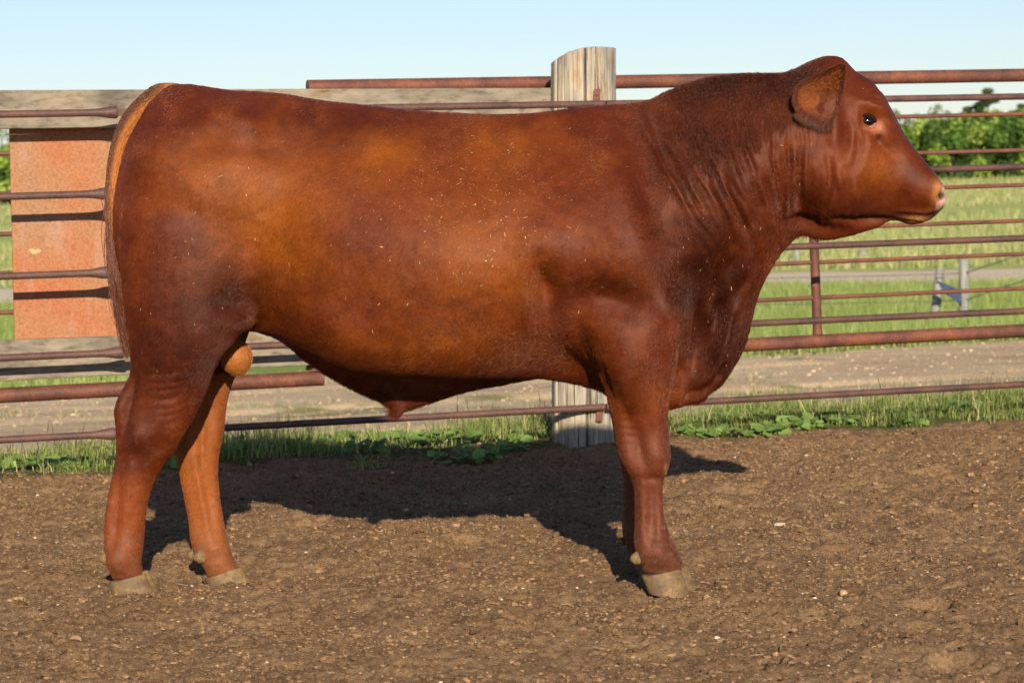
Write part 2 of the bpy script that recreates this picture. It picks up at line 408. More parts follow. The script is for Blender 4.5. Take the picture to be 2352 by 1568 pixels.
ex = rng.normal(0, 1, 160)*.7+.1; ey = 10.15+FK*ex+rng.normal(0, .22, 160); pts = np.concatenate([pts, on_ground(ex, ey)])
k = len(pts); cl = np.array([srgb(190, 160, 110), srgb(165, 135, 92), srgb(205, 182, 140)])[rng.integers(0, 3, k)]
tag(straws('straw_litter', pts, np.clip(rng.lognormal(math.log(.022), .6, k), .008, .14), cl, .0011), 'thin dry straw bits littering the brown corral soil', 'straw', kind='stuff')

# single stones big enough to point at
def stone(px, py, size, c, label, flat=.5, elong=1.5):
    d = ray(px, py); t = -H/d[2]; p = d*t; zz = float(ground_z(p[0], p[1], True))
    import bmesh
    bm = bmesh.new(); bmesh.ops.create_icosphere(bm, subdivisions=3, radius=1)
    for v in bm.verts:
        q = v.co; s = 1+.16*math.sin(q.x*2.3+px)+.1*math.sin(q.y*4+py)+.07*math.sin(q.z*5+q.x*3)
        v.co = Vector((q.x*s*elong*size, q.y*s*size, q.z*s*flat*size))
    me = bpy.data.meshes.new('stone'); bm.to_mesh(me); bm.free()
    me.polygons.foreach_set('use_smooth', [True]*len(me.polygons))
    a = me.color_attributes.new('col', 'FLOAT_COLOR', 'POINT'); a.data.foreach_set('color', [q for _ in me.vertices for q in (*c, 1)])
    o = bpy.data.objects.new('stone', me); COL.objects.link(o); me.materials.append(M_CLOD)
    o.location = (p[0], p[1], zz+size*flat*.45); o.rotation_euler = (0, 0, random.uniform(-.3, .3))
    tag(o, label, 'stone', 'stones lying on the corral soil')
stone(1795, 1207, .011, srgb(205, 184, 150), 'oblong pale stone on the sunlit soil right of the front hoof', .55, 1.8)
stone(1938, 1357, .010, srgb(190, 158, 120), 'rounded tan stone low on the soil, below and right of the front hoof', .8, 1.1)
stone(1658, 965, .017, srgb(196, 160, 124), 'pinkish tan stone in the weeds below the brisket', .7, 1.2)
stone(1620, 972, .016, srgb(180, 146, 112), 'larger brown stone beside the pinkish one in the weeds under the brisket', .8, 1.3)
stone(1690, 1050, .009, srgb(205, 195, 180), 'small whitish stone at the edge of the head shadow', .8, 1.1)
stone(575, 1082, .010, srgb(165, 135, 112), 'small upright brown stone just behind the far hind leg at the grass edge', 1.2, .9)
stone(1255, 1082, .011, srgb(120, 112, 105), 'grey stone in the shade left of the wooden post base', .7, 1.4)

# ------------------------------------------------------------------ the bull
def interp(xq, pts, k=1):
    a = np.array(pts, float); return np.interp(xq, a[:, 0], a[:, k])
def smooth_interp(xq, pts, k=1):       # monotone-ish cubic through points (Catmull-Rom with clamped slopes)
    a = np.array(pts, float); x = a[:, 0]; y = a[:, k]
    h = np.diff(x); dl = np.diff(y)/h
    mth = np.zeros(len(x)); mth[0] = dl[0]; mth[-1] = dl[-1]
    for i in range(1, len(x)-1):
        if dl[i-1]*dl[i] > 0: mth[i] = 3*(h[i-1]+h[i])/((2*h[i]+h[i-1])/dl[i-1]+(h[i]+2*h[i-1])/dl[i])
    i = np.clip(np.searchsorted(x, xq)-1, 0, len(x)-2)
    t = np.clip((xq-x[i])/h[i], 0, 1); t2, t3 = t*t, t*t*t
    return (2*t3-3*t2+1)*y[i]+(t3-2*t2+t)*h[i]*mth[i]+(-2*t3+3*t2)*y[i+1]+(t3-t2)*h[i]*mth[i+1]
TK = np.array([0, .12, .33, .58, .8, 1.0])
def vloft(top, bot, prof, xq, e=.75, seg=40, off=0.0, eb=None):
    """sections standing across the body, one per x: closed tube mesh"""
    tp = smooth_interp(xq, top); bt = smooth_interp(xq, bot)
    W = np.stack([smooth_interp(xq, [(p[0], p[1][j]) for p in prof]) for j in range(6)], 1)
    Vs = []
    for i, x in enumerate(xq):
        th = np.arange(seg)/seg*2*np.pi
        t = (1-np.cos(th))/2
        wv = smooth_interp(t, list(zip(TK, W[i])))*np.sign(np.sin(th))*np.abs(np.sin(th))**np.where(t > .5, (np.interp(x, eb[0], eb[1]) if eb else e), e)
        p = P(np.full(seg, x), tp[i]+t*(bt[i]-tp[i]), np.full(seg, Yc(x)+off))
        p[:, 1] -= wv
        Vs.append(p)
    return close_loft(Vs, seg)
def close_loft(Vs, seg):
    n = len(Vs); V = np.concatenate(Vs); Fc = []
    for i in range(n-1):
        for j in range(seg):
            k = (j+1) % seg; Fc.append((i*seg+j, i*seg+k, (i+1)*seg+k, (i+1)*seg+j))
    c0, c1 = len(V), len(V)+1; V = np.vstack([V, Vs[0].mean(0), Vs[-1].mean(0)])
    for j in range(seg):
        k = (j+1) % seg; Fc.append((j, c0, k)); Fc.append(((n-1)*seg+j, (n-1)*seg+k, c1))
    return V, Fc
def hloft(rows, off_rows=None, seg=32, e=.85, step=9, sgn=1):
    """level sections down a leg: rows (y, x_back, x_front, half_width, offset from body centre)"""
    a = np.array(rows, float); yq = np.arange(a[0, 0], a[-1, 0]+.1, step)
    c = [smooth_interp(yq, a, k) for k in range(1, 5)]
    Vs = []
    for i, y in enumerate(yq):
        th = np.arange(seg)/seg*2*np.pi
        xm = (c[0][i]+c[1][i])/2; xr = (c[1][i]-c[0][i])/2
        px = xm+xr*np.sign(np.cos(th))*np.abs(np.cos(th))**e
        Yp = Yc(xm)+c[3][i]
        p = P(px, np.full(seg, y), np.full(seg, Yp)); p[:, 1] += c[2][i]*np.sign(np.sin(th))*np.abs(np.sin(th))**e
        Vs.append(p)
    return close_loft(Vs, seg)

T_TOP = [(264, 500), (268, 440), (276, 390), (285, 352), (300, 305), (330, 250), (360, 214), (395, 193), (430, 193), (470, 198), (530, 207), (600, 210), (650, 215), (740, 230), (850, 242), (950, 253), (1050, 259), (1150, 262), (1220, 259), (1300, 249), (1400, 240), (1490, 231), (1520, 218), (1570, 200), (1620, 186), (1660, 179), (1720, 175), (1790, 174), (1815, 170), (1860, 158)]
T_BOT = [(264, 520), (268, 580), (276, 640), (285, 680), (300, 715), (340, 735), (440, 745), (540, 757), (600, 760), (640, 768), (700, 788), (760, 816), (830, 838), (890, 846), (960, 850), (1080, 856), (1180, 862), (1250, 866), (1300, 876), (1390, 908), (1450, 935), (1500, 943), (1540, 945), (1600, 928), (1640, 898), (1680, 848), (1715, 788), (1725, 742), (1735, 700), (1750, 658), (1770, 618), (1800, 575), (1830, 545), (1860, 500)]
T_PROF = [(264, (.02, .04, .05, .05, .04, .02)), (285, (.06, .11, .14, .14, .11, .06)), (320, (.09, .16, .19, .19, .15, .08)), (400, (.12, .215, .25, .24, .18, .10)), (500, (.15, .25, .27, .25, .18, .09)),
          (570, (.17, .255, .265, .25, .2, .09)), (660, (.15, .22, .25, .27, .265, .22)), (800, (.16, .225, .285, .325, .325, .29)), (930, (.16, .23, .30, .335, .335, .31)), (1050, (.15, .23, .30, .335, .32, .29)),
          (1200, (.13, .215, .285, .315, .28, .20)), (1320, (.11, .20, .28, .30, .235, .13)), (1420, (.10, .19, .285, .305, .23, .13)), (1500, (.09, .18, .26, .29, .215, .11)), (1560, (.09, .175, .235, .225, .13, .07)),
          (1620, (.09, .17, .21, .165, .07, .04)), (1700, (.09, .16, .195, .155, .075, .045)), (1780, (.085, .145, .17, .15, .11, .07)), (1860, (.08, .12, .14, .125, .10, .05))]
xq = np.concatenate([[264, 266, 269, 273, 278], np.arange(285, 1861, 9.0)])
parts = [vloft(T_TOP, T_BOT, T_PROF, xq, .75, 64, 0.0, ([560, 660, 760, 1080, 1260], [.6, .38, .24, .26, .6]))]
# keel of skin under the belly, running to the sheath
K_T = [(600, 735), (700, 760), (850, 790), (1000, 810), (1260, 830)]
K_B = [(600, 764), (640, 782), (700, 828), (760, 867), (830, 903), (880, 925), (905, 938), (935, 938), (975, 928), (1020, 913), (1080, 896), (1180, 877), (1260, 862)]
kp = [(600, (.03,)*6), (700, (.05, .05, .045, .04, .035, .025)), (900, (.06, .055, .045, .04, .035, .03)), (1260, (.03,)*6)]
parts.append(vloft(K_T, K_B, kp, np.arange(600, 1261, 9.0), .7, 24, .06))
parts.append(hloft([(905, 885, 950, .026, .05), (925, 893, 944, .022, .05), (942, 899, 932, .016, .05), (952, 903, 922, .009, .05)], seg=20, step=6))
# head
H_TOP = [(1790, 190), (1820, 166), (1850, 151), (1870, 140), (1900, 129), (1920, 128), (1940, 137), (1955, 155), (1970, 168), (1995, 181), (2015, 201), (2035, 231), (2060, 276), (2080, 310), (2100, 340), (2125, 371), (2148, 401), (2160, 420), (2168, 438), (2172, 456)]
H_BOT = [(1790, 520), (1820, 545), (1850, 550), (1900, 554), (1930, 550), (1960, 542), (2000, 530), (2030, 519), (2048, 510), (2065, 508), (2090, 513), (2110, 508), (2130, 503), (2148, 494), (2162, 482), (2170, 468), (2172, 462)]
H_PROF = [(1790, (.08, .13, .15, .14, .11, .03)), (1830, (.08, .12, .14, .145, .11, .03)), (1880, (.07, .105, .128, .135, .115, .022)), (1930, (.065, .105, .128, .128, .11, .02)), (1985, (.085, .118, .122, .112, .085, .02)),
          (2020, (.08, .108, .108, .096, .074, .024)), (2060, (.05, .082, .088, .082, .066, .04)), (2110, (.046, .072, .082, .080, .068, .05)), (2140, (.046, .072, .082, .082, .070, .05)), (2162, (.042, .066, .074, .074, .062, .04)), (2172, (.01,)*6)]
xh = np.concatenate([np.arange(1790, 2140, 7.0), [2140, 2147, 2153, 2158, 2162, 2165, 2168, 2170.5, 2172]])
parts.append(vloft(H_TOP, H_BOT, H_PROF, xh, .62, 40))
# lower lip / chin
parts.append(vloft([(2055, 488), (2080, 484), (2130, 482), (2146, 486)], [(2055, 505), (2075, 513), (2095, 517), (2120, 511), (2146, 497)],
                   [(2055, (.03,)*6), (2090, (.052,)*6), (2130, (.05,)*6), (2146, (.02,)*6)], np.arange(2055, 2147, 6.0), .8, 20))
# legs
NH = [(420, 300, 560, .06, -.12), (480, 282, 620, .11, -.14), (560, 276, 640, .135, -.14), (640, 277, 628, .135, -.15), (700, 284, 606, .13, -.155), (750, 291, 572, .12, -.16), (780, 296, 545, .112, -.165), (810, 300, 516, .10, -.17), (850, 299, 492, .082, -.175),
      (880, 288, 483, .07, -.175), (915, 274, 468, .06, -.175), (945, 267, 455, .055, -.175), (975, 268, 438, .052, -.175), (1010, 267, 414, .050, -.172), (1040, 265, 400, .046, -.17), (1080, 262, 369, .042, -.17), (1125, 254, 348, .038, -.17), (1178, 246, 336, .037, -.17), (1222, 241, 332, .039, -.17),
      (1262, 241, 328, .047, -.17), (1290, 247, 325, .046, -.17), (1312, 252, 328, .040, -.17), (1334, 258, 322, .030, -.17)]
parts.append(hloft(NH))
FH = [(420, 300, 560, .06, .12), (480, 282, 620, .11, .14), (560, 276, 640, .135, .14), (640, 290, 628, .135, .145), (720, 310, 590, .125, .15), (800, 350, 560, .10, .14), (850, 385, 545, .075, .13), (886, 398, 532, .06, .12), (930, 395, 521, .055, .115), (985, 392, 514, .052, .11), (1030, 400, 505, .050, .105), (1088, 412, 499, .042, .10),
      (1138, 422, 503, .038, .10), (1192, 432, 512, .037, .10), (1237, 437, 521, .041, .10), (1270, 447, 532, .046, .10), (1294, 463, 542, .044, .10), (1314, 474, 550, .037, .10), (1332, 480, 540, .028, .10)]
parts.append(hloft(FH))
NF = [(560, 1380, 1500, .05, -.20), (620, 1345, 1560, .085, -.195), (680, 1335, 1585, .10, -.19), (740, 1340, 1588, .105, -.185), (800, 1355, 1570, .105, -.18), (850, 1370, 1555, .098, -.175), (886, 1380, 1547, .09, -.175), (925, 1390, 1540, .08, -.172), (965, 1404, 1536, .068, -.17), (1005, 1411, 1539, .059, -.17),
      (1040, 1417, 1541, .055, -.17), (1070, 1432, 1537, .052, -.17), (1095, 1446, 1527, .047, -.17), (1124, 1455, 1520, .042, -.17), (1160, 1457, 1521, .039, -.17), (1200, 1457, 1530, .041, -.17), (1240, 1455, 1543, .048, -.17), (1262, 1458, 1552, .049, -.17), (1286, 1468, 1563, .046, -.17), (1308, 1475, 1568, .040, -.17), (1324, 1482, 1556, .030, -.17)]
parts.append(hloft(NF))
FFr = [(600, 1370, 1520, .06, .19), (700, 1340, 1580, .10, .18), (800, 1355, 1568, .10, .17), (880, 1385, 1545, .085, .165), (940, 1400, 1530, .068, .16), (1000, 1412, 1522, .056, .16), (1050, 1422, 1518, .05, .16), (1088, 1430, 1505, .044, .16), (1130, 1430, 1498, .040, .16), (1180, 1429, 1502, .040, .16), (1220, 1429, 1515, .047, .16), (1250, 1438, 1530, .046, .16), (1280, 1450, 1545, .044, .16), (1300, 1455, 1552, .043, .16)]
parts.append(hloft(FFr))
Vb = []; Fb = []; nb_ = 0
for v, f in parts:
    Vb.append(v); Fb += [tuple(i+nb_ for i in q) for q in f]; nb_ += len(v)
tmp = mk('raw_body', np.concatenate(Vb), Fb)
import bmesh
bm = bmesh.new(); bm.from_mesh(tmp.data); bmesh.ops.recalc_face_normals(bm, faces=bm.faces); bm.to_mesh(tmp.data); bm.free()
rm_ = tmp.modifiers.new('r', 'REMESH'); rm_.mode = 'VOXEL'; rm_.voxel_size = .0055
dg = bpy.context.evaluated_depsgraph_get(); me = bpy.data.meshes.new_from_object(tmp.evaluated_get(dg))
bpy.data.objects.remove(tmp)
nV = len(me.vertices); V = np.zeros(nV*3); me.vertices.foreach_get('co', V); V = V.reshape(-1, 3)
E = np.zeros(len(me.edges)*2, int); me.edges.foreach_get('vertices', E); E = E.reshape(-1, 2)
deg = np.bincount(E.ravel(), minlength=nV).astype(float)
def lap(V, wt, it, pre=.5):
    for _ in range(it):
        S = np.zeros_like(V)
        for k in range(3):
            S[:, k] = np.bincount(E[:, 0], V[E[:, 1], k], nV)+np.bincount(E[:, 1], V[E[:, 0], k], nV)
        V = V+wt[:, None]*pre*(S/deg[:, None]-V)
    return V
def body_px(V):
    # pixel coordinates on the body's own middle plane
    Yp = np.full(len(V), 7.2)
    for _ in range(3):
        q = V.copy(); q[:, 1] = Yp; px, py = to_px(q); Yp = Yc(px)
    return px, py
V = lap(V, np.ones(nV), 8)
px, py = body_px(V)
def G(cx, cy, rx, ry, ang=0):
    a = R(ang); dx = px-cx; dy = py-cy
    u = dx*math.cos(a)+dy*math.sin(a); v = -dx*math.sin(a)+dy*math.cos(a)
    return np.exp(-(u/rx)**2-(v/ry)**2)
sm = np.clip(G(430, 640, 260, 150)+G(560, 760, 120, 60)+G(1450, 700, 160, 170)+G(1810, 330, 45, 260)+G(1370, 880, 90, 60)+G(1560, 860, 60, 120)+G(620, 560, 130, 170), 0, 1)
V = lap(V, sm, 150)
def normals(V):
    me.vertices.foreach_set('co', V.astype(np.float32).ravel()); me.update()
    n = np.zeros(nV*3, np.float32); me.vertices.foreach_get('normal', n); return n.reshape(-1, 3).astype(float)
Nn = normals(V)
yoff = V[:, 1]-Yc(px)
D = np.zeros(nV)
side = np.abs(Nn[:, 1])**.5            # sculpt the flanks, leave the outline
# (cx, cy, rx, ry, angle, amount in metres)
for cx, cy, rx, ry, an, am in [
    (575, 285, 60, 35, 20, .014), (500, 330, 120, 40, -30, -.006), (640, 330, 60, 50, 0, -.010), (345, 300, 40, 40, 0, -.008),
    (430, 480, 110, 150, 0, .012), (640, 520, 60, 140, 15, -.014), (560, 690, 60, 45, -20, -.016), (600, 740, 70, 18, 15, .010), (480, 760, 60, 90, 20, .008),
    (780, 350, 70, 50, 0, -.006), (1000, 620, 200, 130, 0, .010), (800, 760, 110, 50, 30, .010), (1140, 400, 60, 60, 0, -.010), (1170, 440, 40, 60, 0, .006),
    (1248, 650, 30, 58, -8, -.028), (1240, 560, 60, 60, 0, .008), (1300, 745, 60, 50, 0, .010), (1330, 560, 110, 110, 30, .014), (1395, 675, 85, 40, 14, -.021), (1450, 560, 70, 90, 0, .012),
    (1520, 690, 45, 45, 0, .014), (1560, 640, 60, 40, -20, -.014), (1440, 800, 60, 70, 0, .012), (1300, 330, 60, 90, 0, -.008), (1400, 400, 50, 110, -15, .008), (1480, 470, 30, 120, -15, -.008),
    (1330, 850, 26, 60, -30, -.018), (1375, 870, 22, 60, -12, -.014), (1650, 640, 40, 120, 20, -.018), (1590, 800, 26, 90, 12, -.02), (1640, 830, 14, 90, 20, .014), (1680, 770, 22, 80, 20, .010), (1705, 600, 20, 120, 25, .010),
    (1790, 400, 20, 130, 0, -.008), (1840, 500, 26, 60, 0, -.014), (1860, 520, 60, 16, 8, -.014),
    # head
    (1990, 278, 30, 22, 10, -.010), (1990, 246, 50, 14, 20, .009), (1930, 430, 60, 70, 0, .012), (2010, 330, 50, 12, 45, -.006), (2040, 350, 40, 60, 35, -.005), (2025, 400, 50, 40, 30, .006),
    (1985, 505, 90, 9, 3, -.012), (2095, 440, 40, 40, 0, .004), (1905, 300, 16, 60, 0, -.010), (1950, 300, 12, 60, 5, .005), (2154, 451, 9, 11, 30, -.018), (2140, 425, 16, 14, 0, .004),
    (2008, 322, 8, 14, 30, -.004),
    # legs
    (296, 925, 16, 50, 4, .007), (322, 900, 11, 70, 8, -.011), (345, 985, 24, 30, 0, .008), (385, 960, 20, 60, 14, .006), (300, 1030, 26, 16, 0, -.005), (275, 1140, 9, 100, 5, .006), (293, 1150, 7, 90, 5, -.003), (316, 1140, 9, 100, 5, .002), (285, 1262, 26, 20, 0, .006), (290, 1300, 22, 12, 0, -.004), (455, 1140, 8, 90, -10, .004), (470, 1140, 7, 90, -10, -.003), (495, 1150, 10, 90, -8, .004), (420, 985, 16, 60, 0, .006), (490, 1000, 14, 50, 0, .005), (460, 1010, 8, 60, 0, -.005), (490, 1262, 24, 18, 0, .005),
    (1495, 1030, 30, 36, 0, .009), (1440, 1040, 16, 40, -20, .006), (1460, 1000, 10, 60, -12, -.006), (1500, 940, 16, 80, 0, .006), (1428, 940, 12, 80, -15, -.007), (1505, 1150, 9, 70, 0, .005), (1488, 1150, 7, 80, 0, -.003), (1468, 1150, 7, 80, 0, .005), (1500, 1245, 30, 22, 0, .006), (1510, 1284, 26, 12, 0, -.004), (1505, 860, 20, 80, 0, -.008), (1420, 860, 30, 60, 0, .008), (1490, 1078, 26, 8, 0, -.004)]:
    D += (1.7 if cy > 880 else 1.6)*am*G(cx, cy, rx, ry, an)
def crease(pts, wid, dep, ridge=.55):
    """a fold of skin along a polyline of pixel points: groove with a raised lip beside it"""
    global D
    pts = np.array(pts, float); y0, y1 = pts[0, 1], pts[-1, 1]
    xc = smooth_interp(py, np.stack([pts[:, 1], pts[:, 0]], 1)); xc = xc+3*np.sin(py/23+pts[0, 0])
    s = np.clip((py-y0)/(y1-y0), 0, 1); env = np.clip(np.minimum(s, 1-s)*4, 0, 1)*(py > y0)*(py < y1)
    d = (px-xc)/wid
    D += env*dep*(-np.exp(-d*d)+ridge*np.exp(-((d-1.7)/1.1)**2)+ridge*.5*np.exp(-((d+1.7)/1.1)**2))
cr = np.random.default_rng(5)
for i in range(30):
    u = i/29; x0 = 1465+u*375+cr.uniform(-5, 5); lean = 165*(1-u)**1.1+cr.uniform(-8, 8)
    ya = 255+cr.uniform(-35, 70)-35*u; yb = 560-90*u+cr.uniform(-60, 50)
    ym = (ya+yb)/2
    crease([(x0, ya), (x0+lean*.32, ym-20), (x0+lean, yb)], cr.uniform(4.5, 10), cr.uniform(.004, .010))
for x0, ya, yb, wd, dp in [(1888, 340, 520, 6, .005), (1905, 400, 540, 5, .0045), (1925, 380, 545, 7, .005), (1944, 430, 545, 5, .004), (1868, 420, 530, 7, .003), (1957, 300, 400, 4, .003), (1966, 250, 385, 4, .003), (1948, 240, 420, 5, .003)]:
    crease([(x0, ya), (x0+4, (ya+yb)/2), (x0-3, yb)], wd*1.35, dp*1.9)
for x0, ya, yb, ln_, wd, dp in [(1665, 820, 905, -50, 6, .008), (1630, 860, 930, -55, 6, .008), (1560, 720, 900, 6, 8, .008), (1700, 560, 760, -60, 7, .008), (1660, 600, 860, -40, 8, .009), (1735, 520, 700, -50, 7, .006), (1620, 680, 900, -30, 7, .008), (1690, 700, 860, -45, 5, .006), (1600, 870, 935, -30, 5, .005)]:
    crease([(x0, ya), (x0+ln_*.45, (ya+yb)/2), (x0+ln_, yb)], wd*1.7, dp*2)
def hcrease(pts, wid, dep):
    global D
    pts = np.array(pts, float)
    yc = smooth_interp(px, pts); s = np.clip((px-pts[0, 0])/(pts[-1, 0]-pts[0, 0]), 0, 1)
    env = np.clip(np.minimum(s, 1-s)*4, 0, 1)*(px > pts[0, 0])*(px < pts[-1, 0]); d = (py-yc)/wid
    D += env*dep*(-np.exp(-d*d)+.5*np.exp(-((d-1.7)/1.1)**2)+.5*np.exp(-((d+1.7)/1.1)**2))
for i in range(4):                     # brow wrinkles over the eye
    hcrease([(1962+i*3, 262-i*15), (1995, 240-i*14), (2020+i*2, 248-i*11), (2045, 285-i*5)], 4.6, .0042)
hcrease([(2050, 494), (2080, 493), (2120, 496), (2152, 486)], 4.5, .009)       # mouth
hcrease([(1960, 292), (1985, 301), (2010, 298), (2030, 306)], 4.5, .005)
for i in range(3): hcrease([(2040+i*6, 492+i*7), (2060, 489+i*8), (2085, 492+i*8), (2105, 498+i*5)], 4, .003)
for i in range(7):                     # folds above the hocks and on the forearm
    y0 = 835+i*19
    hcrease([(345+i*7, y0+10), (400, y0+8+3*math.sin(i*2.1)), (450, y0-4), (490-i*7, y0-14)], 3.4+1.2*math.sin(i*1.7)**2, .0016)
    if i < 5: hcrease([(1402, 945+i*16), (1430, 952+i*16), (1470-6*i, 955+i*16)], 3.4, .0016)
D *= np.clip(side*1.15, 0, 1)
# general lumpiness of the coat
D += .0016*fbm(px/28, py/28, 41, 3)*side+.0008*fbm(px/9, py/9, 44, 2)
V = V+Nn*D[:, None]
V = lap(V, np.ones(nV), 2)
Nn = normals(V)

# coat colour: hair differences in patches, plus some painted light and shade
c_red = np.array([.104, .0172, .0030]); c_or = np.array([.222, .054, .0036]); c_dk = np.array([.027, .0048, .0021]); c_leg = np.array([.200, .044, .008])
def mixa(a, b, t): return a+(b-a)*t[:, None]
def coat(px, py, yoff, nz):
    g = lambda cx, cy, rx, ry, an=0: np.exp(-(((px-cx)*math.cos(R(an))+(py-cy)*math.sin(R(an)))/rx)**2-((-(px-cx)*math.sin(R(an))+(py-cy)*math.cos(R(an)))/ry)**2)
    c = np.repeat(c_red[None], len(px), 0)
    n1 = fbm(px/90, py/90, 51, 4); n2 = fbm(px/30, py/22, 55, 3)
    o = .9*g(560, 440, 150, 90, 25)+.8*g(690, 560, 90, 150, 0)+.7*g(870, 350, 120, 60)+.6*g(1090, 600, 180, 160)+.5*g(1000, 780, 200, 50)+.45*g(1150, 330, 90, 60)+.6*g(2010, 400, 60, 70, 35)
    c = mixa(c, c_or, np.clip(o+.30*n1+.10*n2, 0, 1))
    d = .3*g(1000, 860, 420, 50)+.3*g(560, 700, 90, 70)+.42*g(1640, 420, 190, 260)+.25*g(420, 700, 160, 180)+.8*g(1640, 190, 220, 45)+.55*g(1600, 560, 130, 140)+.7*g(1700, 800, 90, 160)+.7*g(1850, 170, 60, 50)+.5*g(420, 800, 120, 90)+.45*g(560, 660, 70, 60)+.5*g(900, 900, 220, 40)+.5*g(330, 980, 70, 90)+.35*g(760, 290, 500, 50)+.35*g(1400, 690, 140, 80)+.4*g(1500, 1260, 60, 60)+.6*g(2085, 400, 26, 22)+.6*g(1625, 800, 60, 140)+.35*g(1560, 300, 140, 60)+.4*g(1440, 870, 60, 60)+.35*g(1830, 430, 40, 120)+.4*g(1590, 660, 60, 60)+.3*g(450, 640, 120, 120)+.35*g(2040, 190, 40, 50)+.35*g(1960, 480, 60, 30)  # darker hair, with shade at brisket, underbelly and topline painted in
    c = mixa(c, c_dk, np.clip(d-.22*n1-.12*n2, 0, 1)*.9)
    lg = ss(py, 1040, 1120)*(px < 620)
    c = mixa(c, c_leg, np.clip(lg*.75+.1*n2, 0, 1))
    far = (px > 380)*(px < 620)*(py > 860)*(yoff > 0)
    c = mixa(c, np.array([.34, .10, .018]), far*.55)  # far hind leg painted lighter for the sun falling on it
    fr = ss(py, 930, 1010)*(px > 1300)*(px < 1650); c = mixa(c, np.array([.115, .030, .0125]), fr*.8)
    ry = ss(py, 280, 200)*0
    # pinkish skin: nose pad, eye corner, flank skin, coronets
    c = mixa(c, np.array([.72, .44, .34]), np.clip(2.0*g(2166, 456, 19, 32, 12), 0, 1)*(px > 2138))
    c = mixa(c, np.array([.42, .16, .04]), np.clip(.9*g(2143, 440, 14, 28, 10), 0, 1)*(px < 2153))
    c = mixa(c, np.array([.36, .16, .04]), .8*g(2092, 506, 30, 9))
    c = mixa(c, np.array([.03, .012, .008]), np.clip(g(2142, 490, 28, 8, -20)+g(2165, 477, 10, 8)*.8+.9*g(2085, 491, 36, 5, 2)+.5*g(2010, 497, 60, 6, 3), 0, 1)*.92)
    c = mixa(c, np.array([.015, .006, .005]), np.clip(1.2*1.3*g(2153, 450, 8, 10, 30), 0, 1)*.9)
    c = mixa(c, np.array([.42, .14, .07]), .85*g(2007, 291, 11, 9, 40)+.4*g(1992, 300, 26, 7, 8))
    c = mixa(c, np.array([.03, .012, .008]), .8*g(2006, 318, 5, 12, 30))
    c = mixa(c, np.array([.45, .16, .08]), .6*g(690, 792, 42, 6, 22))
    c = mixa(c, np.array([.40, .16, .09]), .7*np.clip(g(1568, 1310, 14, 10), 0, 1))
    n3 = fbm(px/11, py/9, 58, 3)
    mud = np.clip(ss(py, 1180, 1300)*.35+ss(n3, .25, .5)*ss(py, 1000, 1200)*.5+ss(n3, .38, .6)*.25*(py > 820)*(px < 620), 0, .75)
    c = mixa(c, np.array([.125, .065, .036]), mud)
    c = mixa(c, np.array([.26, .17, .06]), .8*np.clip(g(1523, 1075, 5, 16, -12)+g(1519, 1050, 4, 6), 0, 1)*(n3 > -.15))
    c *= (1+.09*n2[:, None]+.10*n3[:, None])
    return c
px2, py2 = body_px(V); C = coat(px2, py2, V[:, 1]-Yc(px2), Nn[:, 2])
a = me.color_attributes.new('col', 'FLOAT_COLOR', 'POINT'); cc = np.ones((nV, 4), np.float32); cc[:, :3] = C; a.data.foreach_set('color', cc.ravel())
me.polygons.foreach_set('use_smooth', np.full(len(me.polygons), True))

def coat_mat(name, hair=False):
    mt, n, l, bs = new_mat(name)
    at = n.new('ShaderNodeAttribute'); at.attribute_name = 'col'; c = at.outputs['Color']
    if not hair:
        t, _ = noise_tex(n, l, (1, .6, .45), 320, 4, .7)
        r = ramp(n, [(.3, (.6, .6, .6)), (.7, (1.35, 1.35, 1.35))]); l.new(t.outputs[0], r.inputs[0])
        c = mixc(n, l, .8, c, r.outputs[0], 'MULTIPLY')
        l.new(bump(n, l, t.outputs[0], .0012, .5), bs.inputs['Normal'])
    l.new(c, bs.inputs['Base Color']); bs.inputs['Roughness'].default_value = .36 if hair else .56
    bs.inputs['Specular IOR Level'].default_value = .55 if hair else .30
    bs.inputs['Specular Tint'].default_value = (1, .70, .56, 1)
    return mt
M_COAT = coat_mat('red_coat'); M_HAIR = coat_mat('red_hair', True)
me.materials.clear(); me.materials.append(M_COAT)
bull_loc = Vector((float(P(900, 1360, 7.2)[0]), 7.2, 0))
bull = empty('bull', bull_loc)
tag(bull, 'stocky red brown polled bull standing side-on in the dirt corral, facing right', 'bull')
body = bpy.data.objects.new('body', me); COL.objects.link(body)
KIDS = [body]

